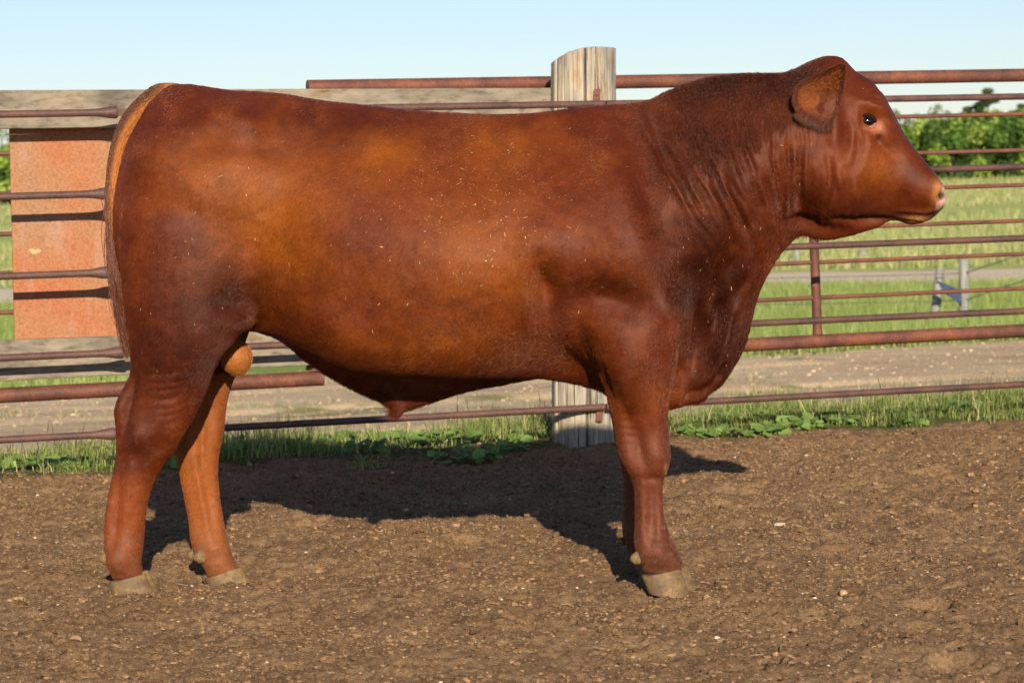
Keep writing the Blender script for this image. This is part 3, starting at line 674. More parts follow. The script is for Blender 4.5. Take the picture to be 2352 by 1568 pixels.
# --- fur as strands
def tri_sample(V, tris, n, wfun):
    a = V[tris[:, 0]]; b = V[tris[:, 1]]; c = V[tris[:, 2]]
    cr_ = np.cross(b-a, c-a); ar = np.linalg.norm(cr_, axis=1)/2; w_ = ar*wfun((a+b+c)/3, cr_/(2*ar[:, None]+1e-12))
    idx = rng.choice(len(tris), n, p=w_/w_.sum())
    r1 = np.sqrt(rng.uniform(size=n)); r2 = rng.uniform(size=n)
    p = a[idx]*(1-r1)[:, None]+b[idx]*(r1*(1-r2))[:, None]+c[idx]*(r1*r2)[:, None]
    return p, idx
me.calc_loop_triangles(); nt_ = len(me.loop_triangles); tr = np.zeros(nt_*3, int); me.loop_triangles.foreach_get('vertices', tr); tr = tr.reshape(-1, 3)
def hair_curves(name, roots, dirs, nrm, length, radius, colr, mat, npt=4, droop=.3):
    n = len(roots); cv = bpy.data.hair_curves.new(name); cv.add_curves([npt]*n)
    t = np.linspace(0, 1, npt)
    pos = np.zeros((n, npt, 3))
    for j, tt in enumerate(t):
        pos[:, j] = roots+length[:, None]*(dirs*tt + nrm*(.42*tt-.34*tt*tt)) + np.array([0, 0, -1])*(length*droop*tt*tt)[:, None]
    cv.position_data.foreach_set('vector', pos.astype(np.float32).ravel())
    ra = cv.attributes.get('radius') or cv.attributes.new('radius', 'FLOAT', 'POINT')
    rr = radius[:, None]*np.array([1, .9, .65, .15] if npt == 4 else np.linspace(1, .2, npt))[None]
    ra.data.foreach_set('value', rr.astype(np.float32).ravel())
    ca = cv.attributes.new('col', 'FLOAT_COLOR', 'CURVE'); c4 = np.ones((n, 4), np.float32); c4[:, :3] = colr; ca.data.foreach_set('color', c4.ravel())
    o = bpy.data.objects.new(name, cv); COL.objects.link(o); cv.materials.append(mat)
    return o
NHAIR = 560000
def wf(c, nn):
    qx, qy = body_px(c); lgw = 1+.5*(qy > 900)
    return np.where(nn[:, 1] < .25, 1.0, .22)*lgw
roots, idx = tri_sample(V, tr, NHAIR, wf)
hn = Nn[tr[idx]].mean(1); hn /= np.linalg.norm(hn, axis=1)[:, None]
hx, hy = body_px(roots)
# lie of the coat
ang = np.full(NHAIR, 0.0)
dx = -1+0*hx; dz = -.75+0*hx
leg = ss(hy, 820, 950)*((hx < 600) | ((hx > 1360) & (hx < 1600)))
dx = dx*(1-leg)-.15*leg; dz = dz*(1-leg)-1*leg
nk = ss(hx, 1400, 1600)*(1-leg); dx = dx*(1-.65*nk); dz = dz-.25*nk
hd = ss(hx, 1850, 1950)*(hy < 560); dx = dx*(1-hd)-.25*hd; dz = dz*(1-hd)-1*hd
sw = fbm(hx/90, hy/90, 61, 2)*.8+fbm(hx/20, hy/20, 63, 2)*.3+rng.normal(0, .3, NHAIR)
swirl = np.exp(-((hx-1280)/90)**2-((hy-740)/70)**2)*1.6
sw = sw*(1+swirl)
c_, s_ = np.cos(sw*.8), np.sin(sw*.8)
d = np.stack([dx*c_-dz*s_, 0*dx, dx*s_+dz*c_], 1)
d -= hn*(d*hn).sum(1)[:, None]; d /= np.linalg.norm(d, axis=1)[:, None]+1e-6
ln = .0085+.0022*rng.normal(size=NHAIR)-.002*nk*(hn[:, 2] < .5)
crest = np.exp(-((hx-1690)/200)**4)*(hn[:, 2] > .3); ln += .012*crest
ln += .010*np.exp(-((hx-1880)/60)**2-((hy-150)/40)**2)
ln += .007*(hn[:, 2] < -.5)*(hy < 960)*(1-hd)+.02*np.exp(-((hx-925)/35)**2-((hy-945)/18)**2)
ln *= 1-.62*hd; ln *= 1-.45*leg; ln *= 1-.8*np.exp(-((hx-2165)/20)**2); ln *= 1-.9*np.exp(-((hx-1990)/22)**2-((hy-280)/16)**2)
ln = np.clip(ln, .0025, .045)
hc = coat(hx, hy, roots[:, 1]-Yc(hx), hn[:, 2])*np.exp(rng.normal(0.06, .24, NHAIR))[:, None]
liftn = (.55+rng.uniform(0, .7, NHAIR))[:, None]
liftn *= (1+2.8*crest)[:, None]
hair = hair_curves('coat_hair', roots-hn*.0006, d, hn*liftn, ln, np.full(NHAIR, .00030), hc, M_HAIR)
KIDS.append(hair)

# --- tail
mb = MB()
tp = [(432, 222, .018), (404, 214, .026), (372, 218, .030), (342, 236, .028), (312, 264, .026), (288, 300, .023), (272, 345, .021), (263, 395, .0195), (259, 455, .018), (260, 520, .016), (266, 585, .014), (274, 640, .012), (281, 690, .010), (287, 730, .007)]
tp = np.array(tp, float); q = np.arange(len(tp)); qq = np.linspace(0, len(tp)-1, 90)
tpx = smooth_interp(qq, np.stack([q, tp[:, 0]], 1)); tpy = smooth_interp(qq, np.stack([q, tp[:, 1]], 1)); trd = smooth_interp(qq, np.stack([q, tp[:, 2]], 1))
toff = np.interp(qq, [0, 5, 9, 13], [0, -.03, -.05, -.06])
tpts = P(tpx, tpy, Yc(tpx)+toff)
mb.tube(tpts, trd, 20, True, (0, 1, 0), 1.0)
Vt = np.concatenate(mb.V); tfade = ss(body_px(Vt)[1], 400, 600)[:, None]; tcol = np.array([[.40, .13, .024]])*(1-tfade)+np.array([[.12, .032, .010]])*tfade
tpxa, tpya = body_px(Vt)
edge = np.clip((np.interp(tpya, tpy[12:], tpx[12:])-tpxa+5)/9, 0, 1)          # darker hair on the outer edge
tcol = tcol*(1-edge[:, None]*.8)+np.array([.05, .02, .014])*edge[:, None]*.8
KIDS.append(mk('tail', Vt, mb.Fq, M_COAT, col=tcol)); TAIL = KIDS[-1]
nh = 9000
i_ = rng.integers(10, 88, nh); th = rng.uniform(0, 6.28, nh); T = np.gradient(tpts, axis=0); T /= np.linalg.norm(T, axis=1)[:, None]
A = np.cross(T[i_], [0, 1, 0]); A /= np.linalg.norm(A, axis=1)[:, None]; B = np.cross(A, T[i_])
hn_ = np.cos(th)[:, None]*A+np.sin(th)[:, None]*B; rt = tpts[i_]+hn_*trd[i_][:, None]*.97
rx_, ry_ = body_px(rt); ed = np.clip((tpx[i_]-rx_+5)/9, 0, 1)
tf2 = ss(ry_, 400, 600)[:, None]; hcl = ((np.array([[.40, .13, .024]])*(1-tf2)+np.array([[.12, .032, .010]])*tf2)*(1-ed[:, None]*.85)+np.array([.05, .02, .014])*ed[:, None]*.85)*np.exp(rng.normal(0, .25, nh))[:, None]
o = hair_curves('tail_hair', rt, T[i_], hn_, .010+.010*rng.uniform(size=nh)+.012*(i_ > 50), np.full(nh, .0004), hcl, M_HAIR, droop=.1); TH = o
# switch: long hanks
nh = 2200; u = rng.uniform(0, 1, nh)**.8; i_ = (52+u*36).astype(int)
rt = tpts[i_]+rng.normal(0, 1, (nh, 3))*trd[i_][:, None]*.6
ty_ = 660+170*rng.beta(2.6, 1.6, nh); tgt = P(np.interp(ty_, [660, 740, 832], [276, 287, 299])+rng.normal(0, 1, nh)*np.interp(ty_, [660, 760, 832], [9, 7.5, 2.5]), ty_, 7.25-.05*rng.uniform(0, 1, nh)); 
npt = 7; tt = np.linspace(0, 1, npt)
cv = bpy.data.hair_curves.new('switch'); cv.add_curves([npt]*nh)
wob = rng.normal(0, .006, (nh, 3)); k_ = rng.integers(0, 9, nh); wob = wob*.6+rng.normal(0, .006, (9, 3))[k_]
pos = rt[:, None]*(1-tt)[None, :, None]+tgt[:, None]*tt[None, :, None]+wob[:, None]*np.sin(tt*np.pi*1.6)[None, :, None]
pos[..., 0] -= .007*np.sin(tt*np.pi)[None]
cv.position_data.foreach_set('vector', pos.astype(np.float32).ravel())
ra = cv.attributes.get('radius') or cv.attributes.new('radius', 'FLOAT', 'POINT'); ra.data.foreach_set('value', np.tile(np.linspace(.0006, .00015, npt), nh).astype(np.float32))
ca = cv.attributes.new('col', 'FLOAT_COLOR', 'CURVE'); c4 = np.ones((nh, 4), np.float32); c4[:, :3] = np.array([.085, .019, .006])*np.exp(rng.normal(0, .5, nh))[:, None]; ca.data.foreach_set('color', c4.ravel())
swo = bpy.data.objects.new('tail_switch', cv); COL.objects.link(swo); cv.materials.append(M_HAIR)

# --- ears
EAR_O = [(1941, 152), (1928, 150), (1910, 161), (1888, 172), (1862, 181), (1842, 192), (1831, 210), (1829, 232), (1840, 252), (1858, 266), (1880, 274), (1902, 282), (1914, 272), (1923, 248), (1930, 219), (1938, 185)]
def ear(sgn, shift=(0, 0)):
    O = np.array(EAR_O, float)+np.array(shift); n0 = len(O); tt = np.linspace(0, n0, 97)[:-1]; Oc = np.vstack([O, O[:1]])
    ox = np.interp(tt, np.arange(n0+1), Oc[:, 0]); oy = np.interp(tt, np.arange(n0+1), Oc[:, 1])
    for _ in range(3): ox = (np.roll(ox, 1)+ox*2+np.roll(ox, -1))/4; oy = (np.roll(oy, 1)+oy*2+np.roll(oy, -1))/4
    cx0, cy0 = 1896+shift[0], 222+shift[1]; na = 96; nr_ = 16; Vo = []; Co = []
    for sd_ in (0, 1):
        for i in range(nr_+1):
            s = i/nr_; qx = cx0+(ox-cx0)*s; qy = cy0+(oy-cy0)*s
            tipw = np.clip((1935+shift[0]-qx)/105, 0, 1)
            off = .104+.060*tipw                                   # leans out towards its tip
            dish = .034*(1-s**2.2)*(1-.3*tipw)
            roll_ = .006*np.clip((s-.8)/.2, 0, 1)
            fold = .0028*np.sin((qx-cx0)*.10+(qy-cy0)*.22)*(1-s)
            dd = off-dish+roll_+fold-(.0045*(1-s**6) if sd_ else 0)-(.012*(1-s) if sd_ else 0)
            Vo.append(P(qx, qy, Yc(qx)+sgn*dd))
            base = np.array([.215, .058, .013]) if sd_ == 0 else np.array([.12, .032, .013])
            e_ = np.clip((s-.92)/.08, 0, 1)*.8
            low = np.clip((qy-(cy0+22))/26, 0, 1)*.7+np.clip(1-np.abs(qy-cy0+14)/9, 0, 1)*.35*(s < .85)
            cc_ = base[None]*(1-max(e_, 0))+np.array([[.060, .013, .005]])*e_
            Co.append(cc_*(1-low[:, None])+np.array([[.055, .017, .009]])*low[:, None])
    Vo = np.concatenate(Vo); Co = np.concatenate(Co); Fc = []; B_ = (nr_+1)*na
    for sd_ in (0, 1):
        for i in range(nr_):
            for j in range(na):
                k = (j+1) % na; q_ = (sd_*B_+i*na+j, sd_*B_+i*na+k, sd_*B_+(i+1)*na+k, sd_*B_+(i+1)*na+j); Fc.append(q_ if (sd_ == 0) == (sgn < 0) else q_[::-1])
    for j in range(na):
        k = (j+1) % na; q_ = (nr_*na+j, nr_*na+k, B_+nr_*na+k, B_+nr_*na+j); Fc.append(q_ if sgn < 0 else q_[::-1])
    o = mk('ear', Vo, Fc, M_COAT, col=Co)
    nh = 14000; i_ = (np.sqrt(rng.uniform(0, 1, nh))*nr_).astype(int); rim = rng.uniform(size=nh) < .4; i_ = np.where(rim, nr_, i_); j_ = rng.integers(0, na, nh); sdv = (rng.uniform(size=nh) < .35).astype(int)
    ix = sdv*B_+i_*na+j_; rt = Vo[ix]+rng.normal(0, .0013, (nh, 3))
    rx_, ry_ = ox[j_]-cx0, oy[j_]-cy0; L_ = np.hypot(rx_, ry_)
    dr = np.stack([rx_/L_*.6-.5, np.full(nh, sgn*.25), -ry_/L_*.6-.35], 1)+rng.normal(0, .22, (nh, 3)); dr /= np.linalg.norm(dr, axis=1)[:, None]
    nn_ = np.tile([0, sgn*1.0, 0], (nh, 1))*np.where(sdv == 1, -.5, .6)[:, None]
    front = (ox[j_] > 1915+shift[0])
    ln_ = np.where(rim, np.where(front, .006, .011+.010*(oy[j_] > 250+shift[1])), .013)*rng.uniform(.6, 1.3, nh)
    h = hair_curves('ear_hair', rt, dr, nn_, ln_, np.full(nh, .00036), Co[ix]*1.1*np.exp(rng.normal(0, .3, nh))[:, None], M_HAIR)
    return o, h
e1, h1 = ear(-1); e2, h2 = ear(1, (-8, 4))
KIDS += [e1, e2]

# --- eye
def principled(name, c, rough, spec=.5, coat_=0):
    mt, n, l, bs = new_mat(name); bs.inputs['Base Color'].default_value = (*c, 1); bs.inputs['Roughness'].default_value = rough
    bs.inputs['Specular IOR Level'].default_value = spec; bs.inputs['Coat Weight'].default_value = coat_; bs.inputs['Coat Roughness'].default_value = .03
    return mt
def surf_depth(pxq, pyq, sgn=-1, rad=10):
    k = (np.abs(px2-pxq) < rad) & (np.abs(py2-pyq) < rad) & ((V[:, 1]-Yc(px2))*sgn > 0)
    return np.median(V[k, 1])
M_EYE = principled('dark_glossy_eye', (.008, .004, .003), .09, .45, 0)
M_LID = principled('pink_eyelid_skin', (.30, .11, .07), .45, .4)
M_LASH = principled('dark_eyelid', (.020, .008, .005), .8, .08)
eyes = []
for sgn in (-1, 1):
    Ys = surf_depth(1990, 279, sgn)
    c0 = P(1990.5, 279, Ys+(-sgn)*.0105)
    bm = bmesh.new(); bmesh.ops.create_uvsphere(bm, u_segments=40, v_segments=24, radius=.0215)
    me_ = bpy.data.meshes.new('eye'); bm.to_mesh(me_); bm.free(); me_.polygons.foreach_set('use_smooth', [True]*len(me_.polygons)); me_.materials.append(M_EYE)
    eo = bpy.data.objects.new('eye', me_); COL.objects.link(eo); eo.location = c0; eo.scale = (1.0, .9, .82)
    for nm, mt, a0, a1, rr, zz in (('lower_eyelid', M_LID, 172, 375, .0040, 0), ('upper_eyelid', M_LASH, -6, 190, .0062, 0)):
        mb = MB(); th = np.radians(np.linspace(a0, a1, 40))
        rx_ = .0205; rz_ = .0150
        pp = np.stack([c0[0]+rx_*np.cos(th), np.full(40, Ys-(-sgn)*.0035)+(-sgn)*.004*np.cos(th)**2, c0[2]+rz_*np.sin(th)-.003*np.cos(th)], 1)
        mb.tube(pp, rr*np.sin(np.linspace(.25, np.pi-.25, 40))**.5, 10)
        lo = mb.build(nm, mt); eyes.append(lo)
        lo.parent = None
    eyes.append(eo)
KIDS += eyes

# --- scrotum
bm = bmesh.new(); bmesh.ops.create_uvsphere(bm, u_segments=48, v_segments=32, radius=1)
sc_c = P(542, 816, Yc(543)-.03)
sv = []
for v in bm.verts:
    z = v.co.z; wv = 1-.28*max(0, z)-.0*z
    v.co = Vector((v.co.x*.041*wv, v.co.y*.042*wv, z*.051))
    v.co *= 1+.016*math.sin(z*26+v.co.x*60)+.01*math.sin(z*11-v.co.x*90)
me_ = bpy.data.meshes.new('scrotum'); bm.to_mesh(me_); bm.free(); me_.polygons.foreach_set('use_smooth', [True]*len(me_.polygons))
a = me_.color_attributes.new('col', 'FLOAT_COLOR', 'POINT'); a.data.foreach_set('color', [q_ for v in me_.vertices for q_ in (.34, .115, .024, 1)])
me_.materials.append(M_COAT)
sc = bpy.data.objects.new('scrotum', me_); COL.objects.link(sc); sc.location = sc_c; sc.rotation_euler = (0, R(-8), 0); KIDS.append(sc)
svv = np.array([v.co for v in me_.vertices]); nh = 3500; ri = rng.integers(0, len(svv), nh); nn_ = svv[ri]/np.linalg.norm(svv[ri], axis=1)[:, None]
sh = hair_curves('scrotum_hair', svv[ri]+rng.normal(0, .0015, (nh, 3)), np.tile([-.2, 0, -1.0], (nh, 1))-nn_*(nn_@np.array([-.2, 0, -1.]))[:, None], nn_, np.full(nh, .007), np.full(nh, .0004), np.array([.34, .115, .024])*np.exp(rng.normal(0, .25, nh))[:, None], M_HAIR)
sh.parent = sc

# --- hooves: two claws and two dewclaws on each foot
def hoof_mat():
    mt, n, l, bs = new_mat('hoof_horn')
    t, _ = noise_tex(n, l, (1, 1, 1.6), 22, 6, .7)
    r = ramp(n, [(.3, srgb(82, 64, 42)), (.5, srgb(120, 95, 60)), (.7, srgb(160, 122, 64))]); l.new(t.outputs[0], r.inputs[0])
    t2, _ = noise_tex(n, l, (1, 1, 1), 38, 7, .75)
    r2 = ramp(n, [(.50, (0, 0, 0)), (.62, (1, 1, 1))]); l.new(t2.outputs[0], r2.inputs[0])
    c = mixc(n, l, r2.outputs[0], r.outputs[0], srgb(100, 74, 48))
    l.new(c, bs.inputs['Base Color']); bs.inputs['Roughness'].default_value = .7
    l.new(bump(n, l, t2.outputs[0], .003, .9), bs.inputs['Normal'])
    return mt
M_HOOF = hoof_mat()
def claw(top, bot, off, hw):
    """top/bottom edges: ((x_back, y), (x_front, y)) in pixels"""
    seg = 28; Vs = []
    for k in range(9):
        s = k/8; f = 1+.10*math.sin(s*1.6)
        xb = top[0][0]+(bot[0][0]-top[0][0])*s; yb = top[0][1]+(bot[0][1]-top[0][1])*s
        xf = top[1][0]+(bot[1][0]-top[1][0])*s; yf = top[1][1]+(bot[1][1]-top[1][1])*s
        th = np.arange(seg)/seg*2*np.pi; cc_ = np.sign(np.cos(th))*np.abs(np.cos(th))**.75
        pxx = (xb+xf)/2+(xf-xb)/2*cc_; pyy = (yb+yf)/2+(yf-yb)/2*cc_
        p = P(pxx, pyy, np.full(seg, Yc(xb)+off))
        taper = 1-.45*np.clip((cc_+.1)/1.1, 0, 1)**2
        p[:, 1] += hw*f*np.sin(th)*taper
        Vs.append(p)
    return close_loft(Vs, seg)
def foot(t0, b0, off, hw, dews, medial=(0, 0)):
    for kk_, (do, dx, dy) in enumerate(((-.024, 0, 0), (.026, medial[0], medial[1]))):
        t1 = [(a_[0]+dx, a_[1]+dy) for a_ in t0]; b1 = [(a_[0]+dx, a_[1]+dy) for a_ in b0]
        v, f = claw(t1, b1, off+do, hw); KIDS.append(mk('hoof_claw', v, f, M_HOOF)); autosmooth(KIDS[-1], 50)
    for (dxp, dyp, rr, do) in dews:
        c = P(dxp, dyp, Yc(dxp)+off+do)
        bm = bmesh.new(); bmesh.ops.create_uvsphere(bm, u_segments=20, v_segments=14, radius=rr)
        for v in bm.verts: v.co.z *= 1.1; v.co.x *= 1.0-.3*(v.co.z/rr); v.co.y *= .8; v.co *= 1+.05*math.sin(v.co.x*400+v.co.z*300)
        me_ = bpy.data.meshes.new('dewclaw'); bm.to_mesh(me_); bm.free(); me_.polygons.foreach_set('use_smooth', [True]*len(me_.polygons)); me_.materials.append(M_HOOF)
        o = bpy.data.objects.new('dewclaw', me_); COL.objects.link(o); o.location = c; o.rotation_euler = (0, R(20), 0); KIDS.append(o)
foot([(1473, 1322), (1562, 1305)], [(1490, 1362), (1588, 1375)], -.17, .028, [(1462, 1280, .0155, -.028), (1466, 1278, .014, .028)], (19, -9))
foot([(252, 1336), (332, 1316)], [(256, 1366), (360, 1371)], -.17, .028, [(243, 1279, .0175, -.026), (250, 1284, .014, .028)], (8, -8))
foot([(470, 1328), (553, 1300)], [(482, 1358), (592, 1356)], .10, .028, [(461, 1276, .0185, -.040), (443, 1272, .015, .018)], (-8, -5))
foot([(1454, 1294), (1540, 1282)], [(1468, 1328), (1560, 1334)], .16, .023, [(1426, 1242, .010, -.012), (1430, 1242, .010, .028)], (6, -4))

for k_o in (TH, swo):
    k_o.parent = TAIL
h1.parent = e1; h2.parent = e2
for o in KIDS:
    lc = o.location.copy(); o.parent = bull; o.location = lc-bull_loc

# chaff caught in the coat
ch, ci = tri_sample(V, tr, 14000, lambda c, nn: (nn[:, 1] < -.2).astype(float))
cx_, cy_ = body_px(ch)
wgt = np.exp(-((cx_-1080)/150)**2-((cy_-470)/120)**2)+.7*np.exp(-((cx_-1230)/70)**2-((cy_-800)/50)**2)+.004+.03*(cx_ < 1850)*(cy_ < 880)
kp_ = rng.uniform(size=len(ch)) < wgt*.6; ch = ch[kp_]; cn = Nn[tr[ci[kp_]]].mean(1); k = len(ch)
a_ = rng.normal(1.6, .7, k); dd = np.stack([np.cos(a_), 0*a_, np.sin(a_)], 1); dd -= cn*(dd*cn).sum(1)[:, None]
bb = np.cross(cn, dd); L_ = np.clip(rng.lognormal(math.log(.0040), .55, k), .0018, .018)[:, None]; wdt_ = .00040*np.clip(rng.lognormal(0, .4, k), .6, 2.4)[:, None]
base = ch+cn*.0055
Vc = np.stack([base-dd*L_*.5-bb*wdt_, base-dd*L_*.5+bb*wdt_, base+dd*L_*.5+bb*wdt_, base+dd*L_*.5-bb*wdt_], 1).reshape(-1, 3)
tag(mk('chaff', Vc, np.arange(k*4).reshape(-1, 4), M_STRAW, col=np.repeat(np.array([srgb(196, 152, 104)])*np.exp(rng.normal(-.1, .3, k))[:, None], 4, 0)), 'tiny straw flecks stuck in the hair of the bull flank', 'straw', kind='stuff')

# ------------------------------------------------------------------ fence
RAIL = [(263, 222), (452, 383), (635, 547), (822, 714), (1010, 882)]
NF_ = 10.395
def railpt(i, x, n=NF_, y=None):
    yl, yr = RAIL[i]; return PN(x, yl+(yr-yl)*x/2352 if y is None else y, n)
def gate_front(name, x0, x1, label, stub=None):
    root = empty(name, Vector(railpt(4, (max(x0, 0)+min(x1, 2352))/2)) * Vector((1, 1, 0)))
    kids = []
    for i in range(5):
        mb = MB(); xs_ = np.linspace(x0, x1, 30); pts = np.array([railpt(i, x_) for x_ in xs_]); 
        if stub:
            sl = (200, 225, 240, 252, 262, 266, 270) if i in (0, 3, 4) else (190, 215, 232, 244, 252, 262, 270)
            rr = (.0132, .0145, .0178, .0212, .0226, .0226, .019) if i in (0, 3, 4) else (.0132, .014, .0165, .0205, .0222, .0222, .019)
            sh_ = (0, 10, 0, 14, 0)[i] if i in (0, 3) else (-14 if i in (1, 2) else -4)
            la = np.array([railpt(i, x_) for x_ in np.linspace(x0, 190, 12)]); mid = np.array([railpt(i, x_+sh_) for x_ in sl])
            mb.tube(np.vstack([la, mid]), list(np.full(12, .0132))+list(rr), 20)
            ra_ = np.array([railpt(i, x_) for x_ in np.linspace(345, x1, 20)]); mb.tube(ra_, .0132, 20)
            # square stub into the upright
            a1 = railpt(i, 268+sh_); b1 = railpt(i, 330); hh = .0125
            c8 = [a1+[0, -hh, -hh], b1+[0, -hh, -hh], b1+[0, -hh, hh], a1+[0, -hh, hh], a1+[0, hh, -hh], b1+[0, hh, -hh], b1+[0, hh, hh], a1+[0, hh, hh]]
            mb.box(c8)
        else: mb.tube(pts, .0132, 20)
        o = mb.build('rail', M_PIPE); autosmooth(o, 50); kids.append(o)
    if stub:
        mb = MB(); mb.tube([railpt(0, 335)+[0, 0, .05], railpt(4, 335)-[0, 0, .05]], .022, 20, up=(0, 1, 0)); o = mb.build('upright', M_PIPE); autosmooth(o, 50); kids.append(o)
    for xu in ((-60, 1340) if stub else (1560, 2620)):
        mb = MB(); 
        if xu in (1340,): continue
        mb.tube([railpt(0, xu, NF_), railpt(4, xu, NF_)], .016, 16, up=(0, 1, 0)); o = mb.build('upright', M_PIPE); autosmooth(o, 50); kids.append(o)
    adopt(root, kids); tag(root, label, 'gate', 'rusty pipe gates in front of the wooden post')
gate_front('pipe_gate', -420, 1388, 'rusty five-rail pipe gate with flared pipe ends behind the bull rump, left of the post', True)
gate_front('pipe_gate', 1392, 4200, 'rusty brown five-rail pipe gate behind the bull head, right of the wooden post')

def back_panel(name, x0, x1, thick, rods, uprights, n, label, group='gates of rods behind the board wall'):
    root = empty(name, Vector(PN((x0+x1)/2, 900, n))*Vector((1, 1, 0))); kids = []
    for (xa_, ya_, xb_, yb_, r_) in thick:
        mb = MB(); mb.tube(np.array([PN(x_, ya_+(yb_-ya_)*(x_-xa_)/(xb_-xa_), n) for x_ in np.linspace(xa_, xb_, 12)]), r_, 28); o = mb.build('pipe', M_PIPE_RED); autosmooth(o, 50); kids.append(o)
    for (xa_, ya_, xb_, yb_, r_) in rods:
        mb = MB(); mb.tube(np.array([PN(x_, ya_+(yb_-ya_)*(x_-xa_)/(xb_-xa_), n) for x_ in np.linspace(xa_, xb_, 12)]), r_, 14); o = mb.build('rod', M_ROD); autosmooth(o, 50); kids.append(o)
    for (xa_, ya_, xb_, yb_, r_) in uprights:
        mb = MB(); mb.tube([PN(xa_, ya_, n), PN(xb_, yb_, n)], r_, 24, up=(0, 1, 0)); o = mb.build('upright', M_PIPE_RED); autosmooth(o, 50); kids.append(o)
    adopt(root, kids); tag(root, label, 'gate', group)
sl = lambda y: .0165+(y-172)*(.0516-.0165)/586
def right_line(y, r_, x0=800, x1=4200): return (x0, y+sl(y)*(2352-x0), x1, y+sl(y)*(2352-x1), r_)
back_panel('rod_gate', 800, 3000, [right_line(173, .0272, 706), right_line(759, .0275, 800)], [right_line(y_, .0088) for y_ in (262, 345, 425, 507, 583, 662)],
           [(1856, 200, 1878, 768, .0195), (2700, 170, 2720, 745, .0195), (744, 240, 748, 850, .0195)], 10.86, 'heavy rust red pipe gate with thin rods, behind the bull head')
lf = lambda y: .0165+(y-200)*(.054-.0165)/708
def left_line(y, r_, x0=-500, x1=738): return (x0, y-lf(y)*x0, x1, y-lf(y)*x1, r_)
back_panel('rod_gate', -500, 738, [left_line(908, .0282, -500, 742)], [left_line(y_, .0088) for y_ in (353, 445, 538, 628, 718, 808)], [(718, 300, 722, 850, .032), (-450, 300, -440, 930, .0195)], 10.662,
           'heavy rust red pipe gate with thin rods, behind the orange plywood on the left')

# wooden wall: two boards and a plywood sheet
wb = empty('board_wall', Vector(PN(300, 900, 10.6))*Vector((1, 1, 0)))
def slab(corners, n, th, mat, name, nx=1):
    f = [PN(a_, b_, n) for a_, b_ in corners]            # bl br tr tl
    dv = np.array([-FK, 1, 0])/math.hypot(FK, 1)*th
    mb = MB(); mb.box(f+[q_+dv for q_ in f]); o = mb.build(name, mat, smooth=False); bevel(o, .004, 2); return o
kid = [slab([(-420, 299), (1266, 287), (1266, 202), (-420, 209)], 10.575, .038, M_BOARD, 'board'),
       slab([(-420, 897), (760, 836), (760, 755), (-420, 796)], 10.575, .038, M_BOARD, 'board'),
       slab([(34, 800), (560, 790), (556, 270), (21, 285)], 10.635, .012, M_PLY, 'plywood_sheet')]
adopt(wb, kid); tag(wb, 'weathered board wall with an orange plywood sheet between two grey planks', 'board wall')

# big wooden post
mb = MB(); seg = 200
pb = PN(1343, 1040, N0); ptp = PN(1338, 112, N0)
Vs = []
for k in range(40):
    s = k/39; s2 = s
    c = pb+(ptp-pb)*s2; r0 = .128-.004*s
    th = np.arange(seg)/seg*2*np.pi
    rr = r0*(1+.012*np.sin(th*3+1)+.010*np.sin(th*5+2))+.0012*vnoise(th*14+60, np.full(seg, s*3), 71)+.0013*vnoise(th*27+60, np.full(seg, s*5), 72)
    for tc_, dp_, wd_ in ((-1.49, .030, .026), (-2.55, .014, .05), (-1.12, .010, .02), (-2.95, .012, .05), (-.6, .01, .04), (1.0, .02, .05), (-1.9, .010, .016), (-1.75, .006, .012), (-2.2, .009, .014), (-1.3, .008, .012), (-.9, .009, .014)):
        dth = np.angle(np.exp(1j*(th-tc_-.03*math.sin(s*7+tc_)))); rr -= dp_*np.exp(-(dth/wd_)**2)
    p = np.stack([c[0]+rr*np.cos(th), c[1]+rr*np.sin(th), np.full(seg, c[2])], 1)
    if k >= 34:
        e_ = (k-34)/5
        drop = np.interp(np.cos(th), [-1, -.82, -.5, 0, .4, 1], [.052, .040, .018, .004, .0, .002])+.012*np.clip(np.sin(th), 0, 1)
        p[:, 2] -= e_*drop
    Vs.append(p)
cap = Vs[-1].mean(0)
for f_ in (.93, .6, .25):
    q_ = cap+(Vs[-1]-cap)*f_ if f_ != .93 else cap+(Vs[39]-cap)*f_+[0, 0, .003]
    Vs.append(q_ if f_ == .93 else np.column_stack([q_[:, :2], q_[:, 2]+.003]))
v, f = close_loft(Vs, seg)
post = empty('fence_post', (pb[0], pb[1], 0))
po = mk('post', v, f, M_POST); autosmooth(po, 35)
kk = [po]
for (x_, y0_, y1_, nm) in ((1370, 204, 236, 'bracket'), (1376, 938, 968, 'bracket')):
    a1 = PN(x_-8, y1_, NF_+.012); b1 = PN(x_+8, y1_, NF_+.012); c1 = PN(x_+9, y0_, NF_+.012); d1 = PN(x_-5, y0_, NF_+.012); dv = np.array([0, .006, 0])
    mb = MB(); mb.box([a1, b1, c1, d1, a1+dv, b1+dv, c1+dv, d1+dv]); br = mb.build('bracket', M_PIPE_RED, smooth=False); bevel(br, .001)
    mb = MB(); bc = PN(x_+2, y0_+12 if y0_ < 500 else y1_-8, NF_+.012); mb.tube([bc+[0, -.007, 0], bc+[0, .05, 0]], .0055, 6); bt_ = mb.build('bolt', M_PIPE, smooth=False); bt_.parent = br
    kk.append(br)
adopt(post, kk); tag(post, 'thick weathered wooden post with a long crack and slanted top, rising behind the bull back', 'fence post')

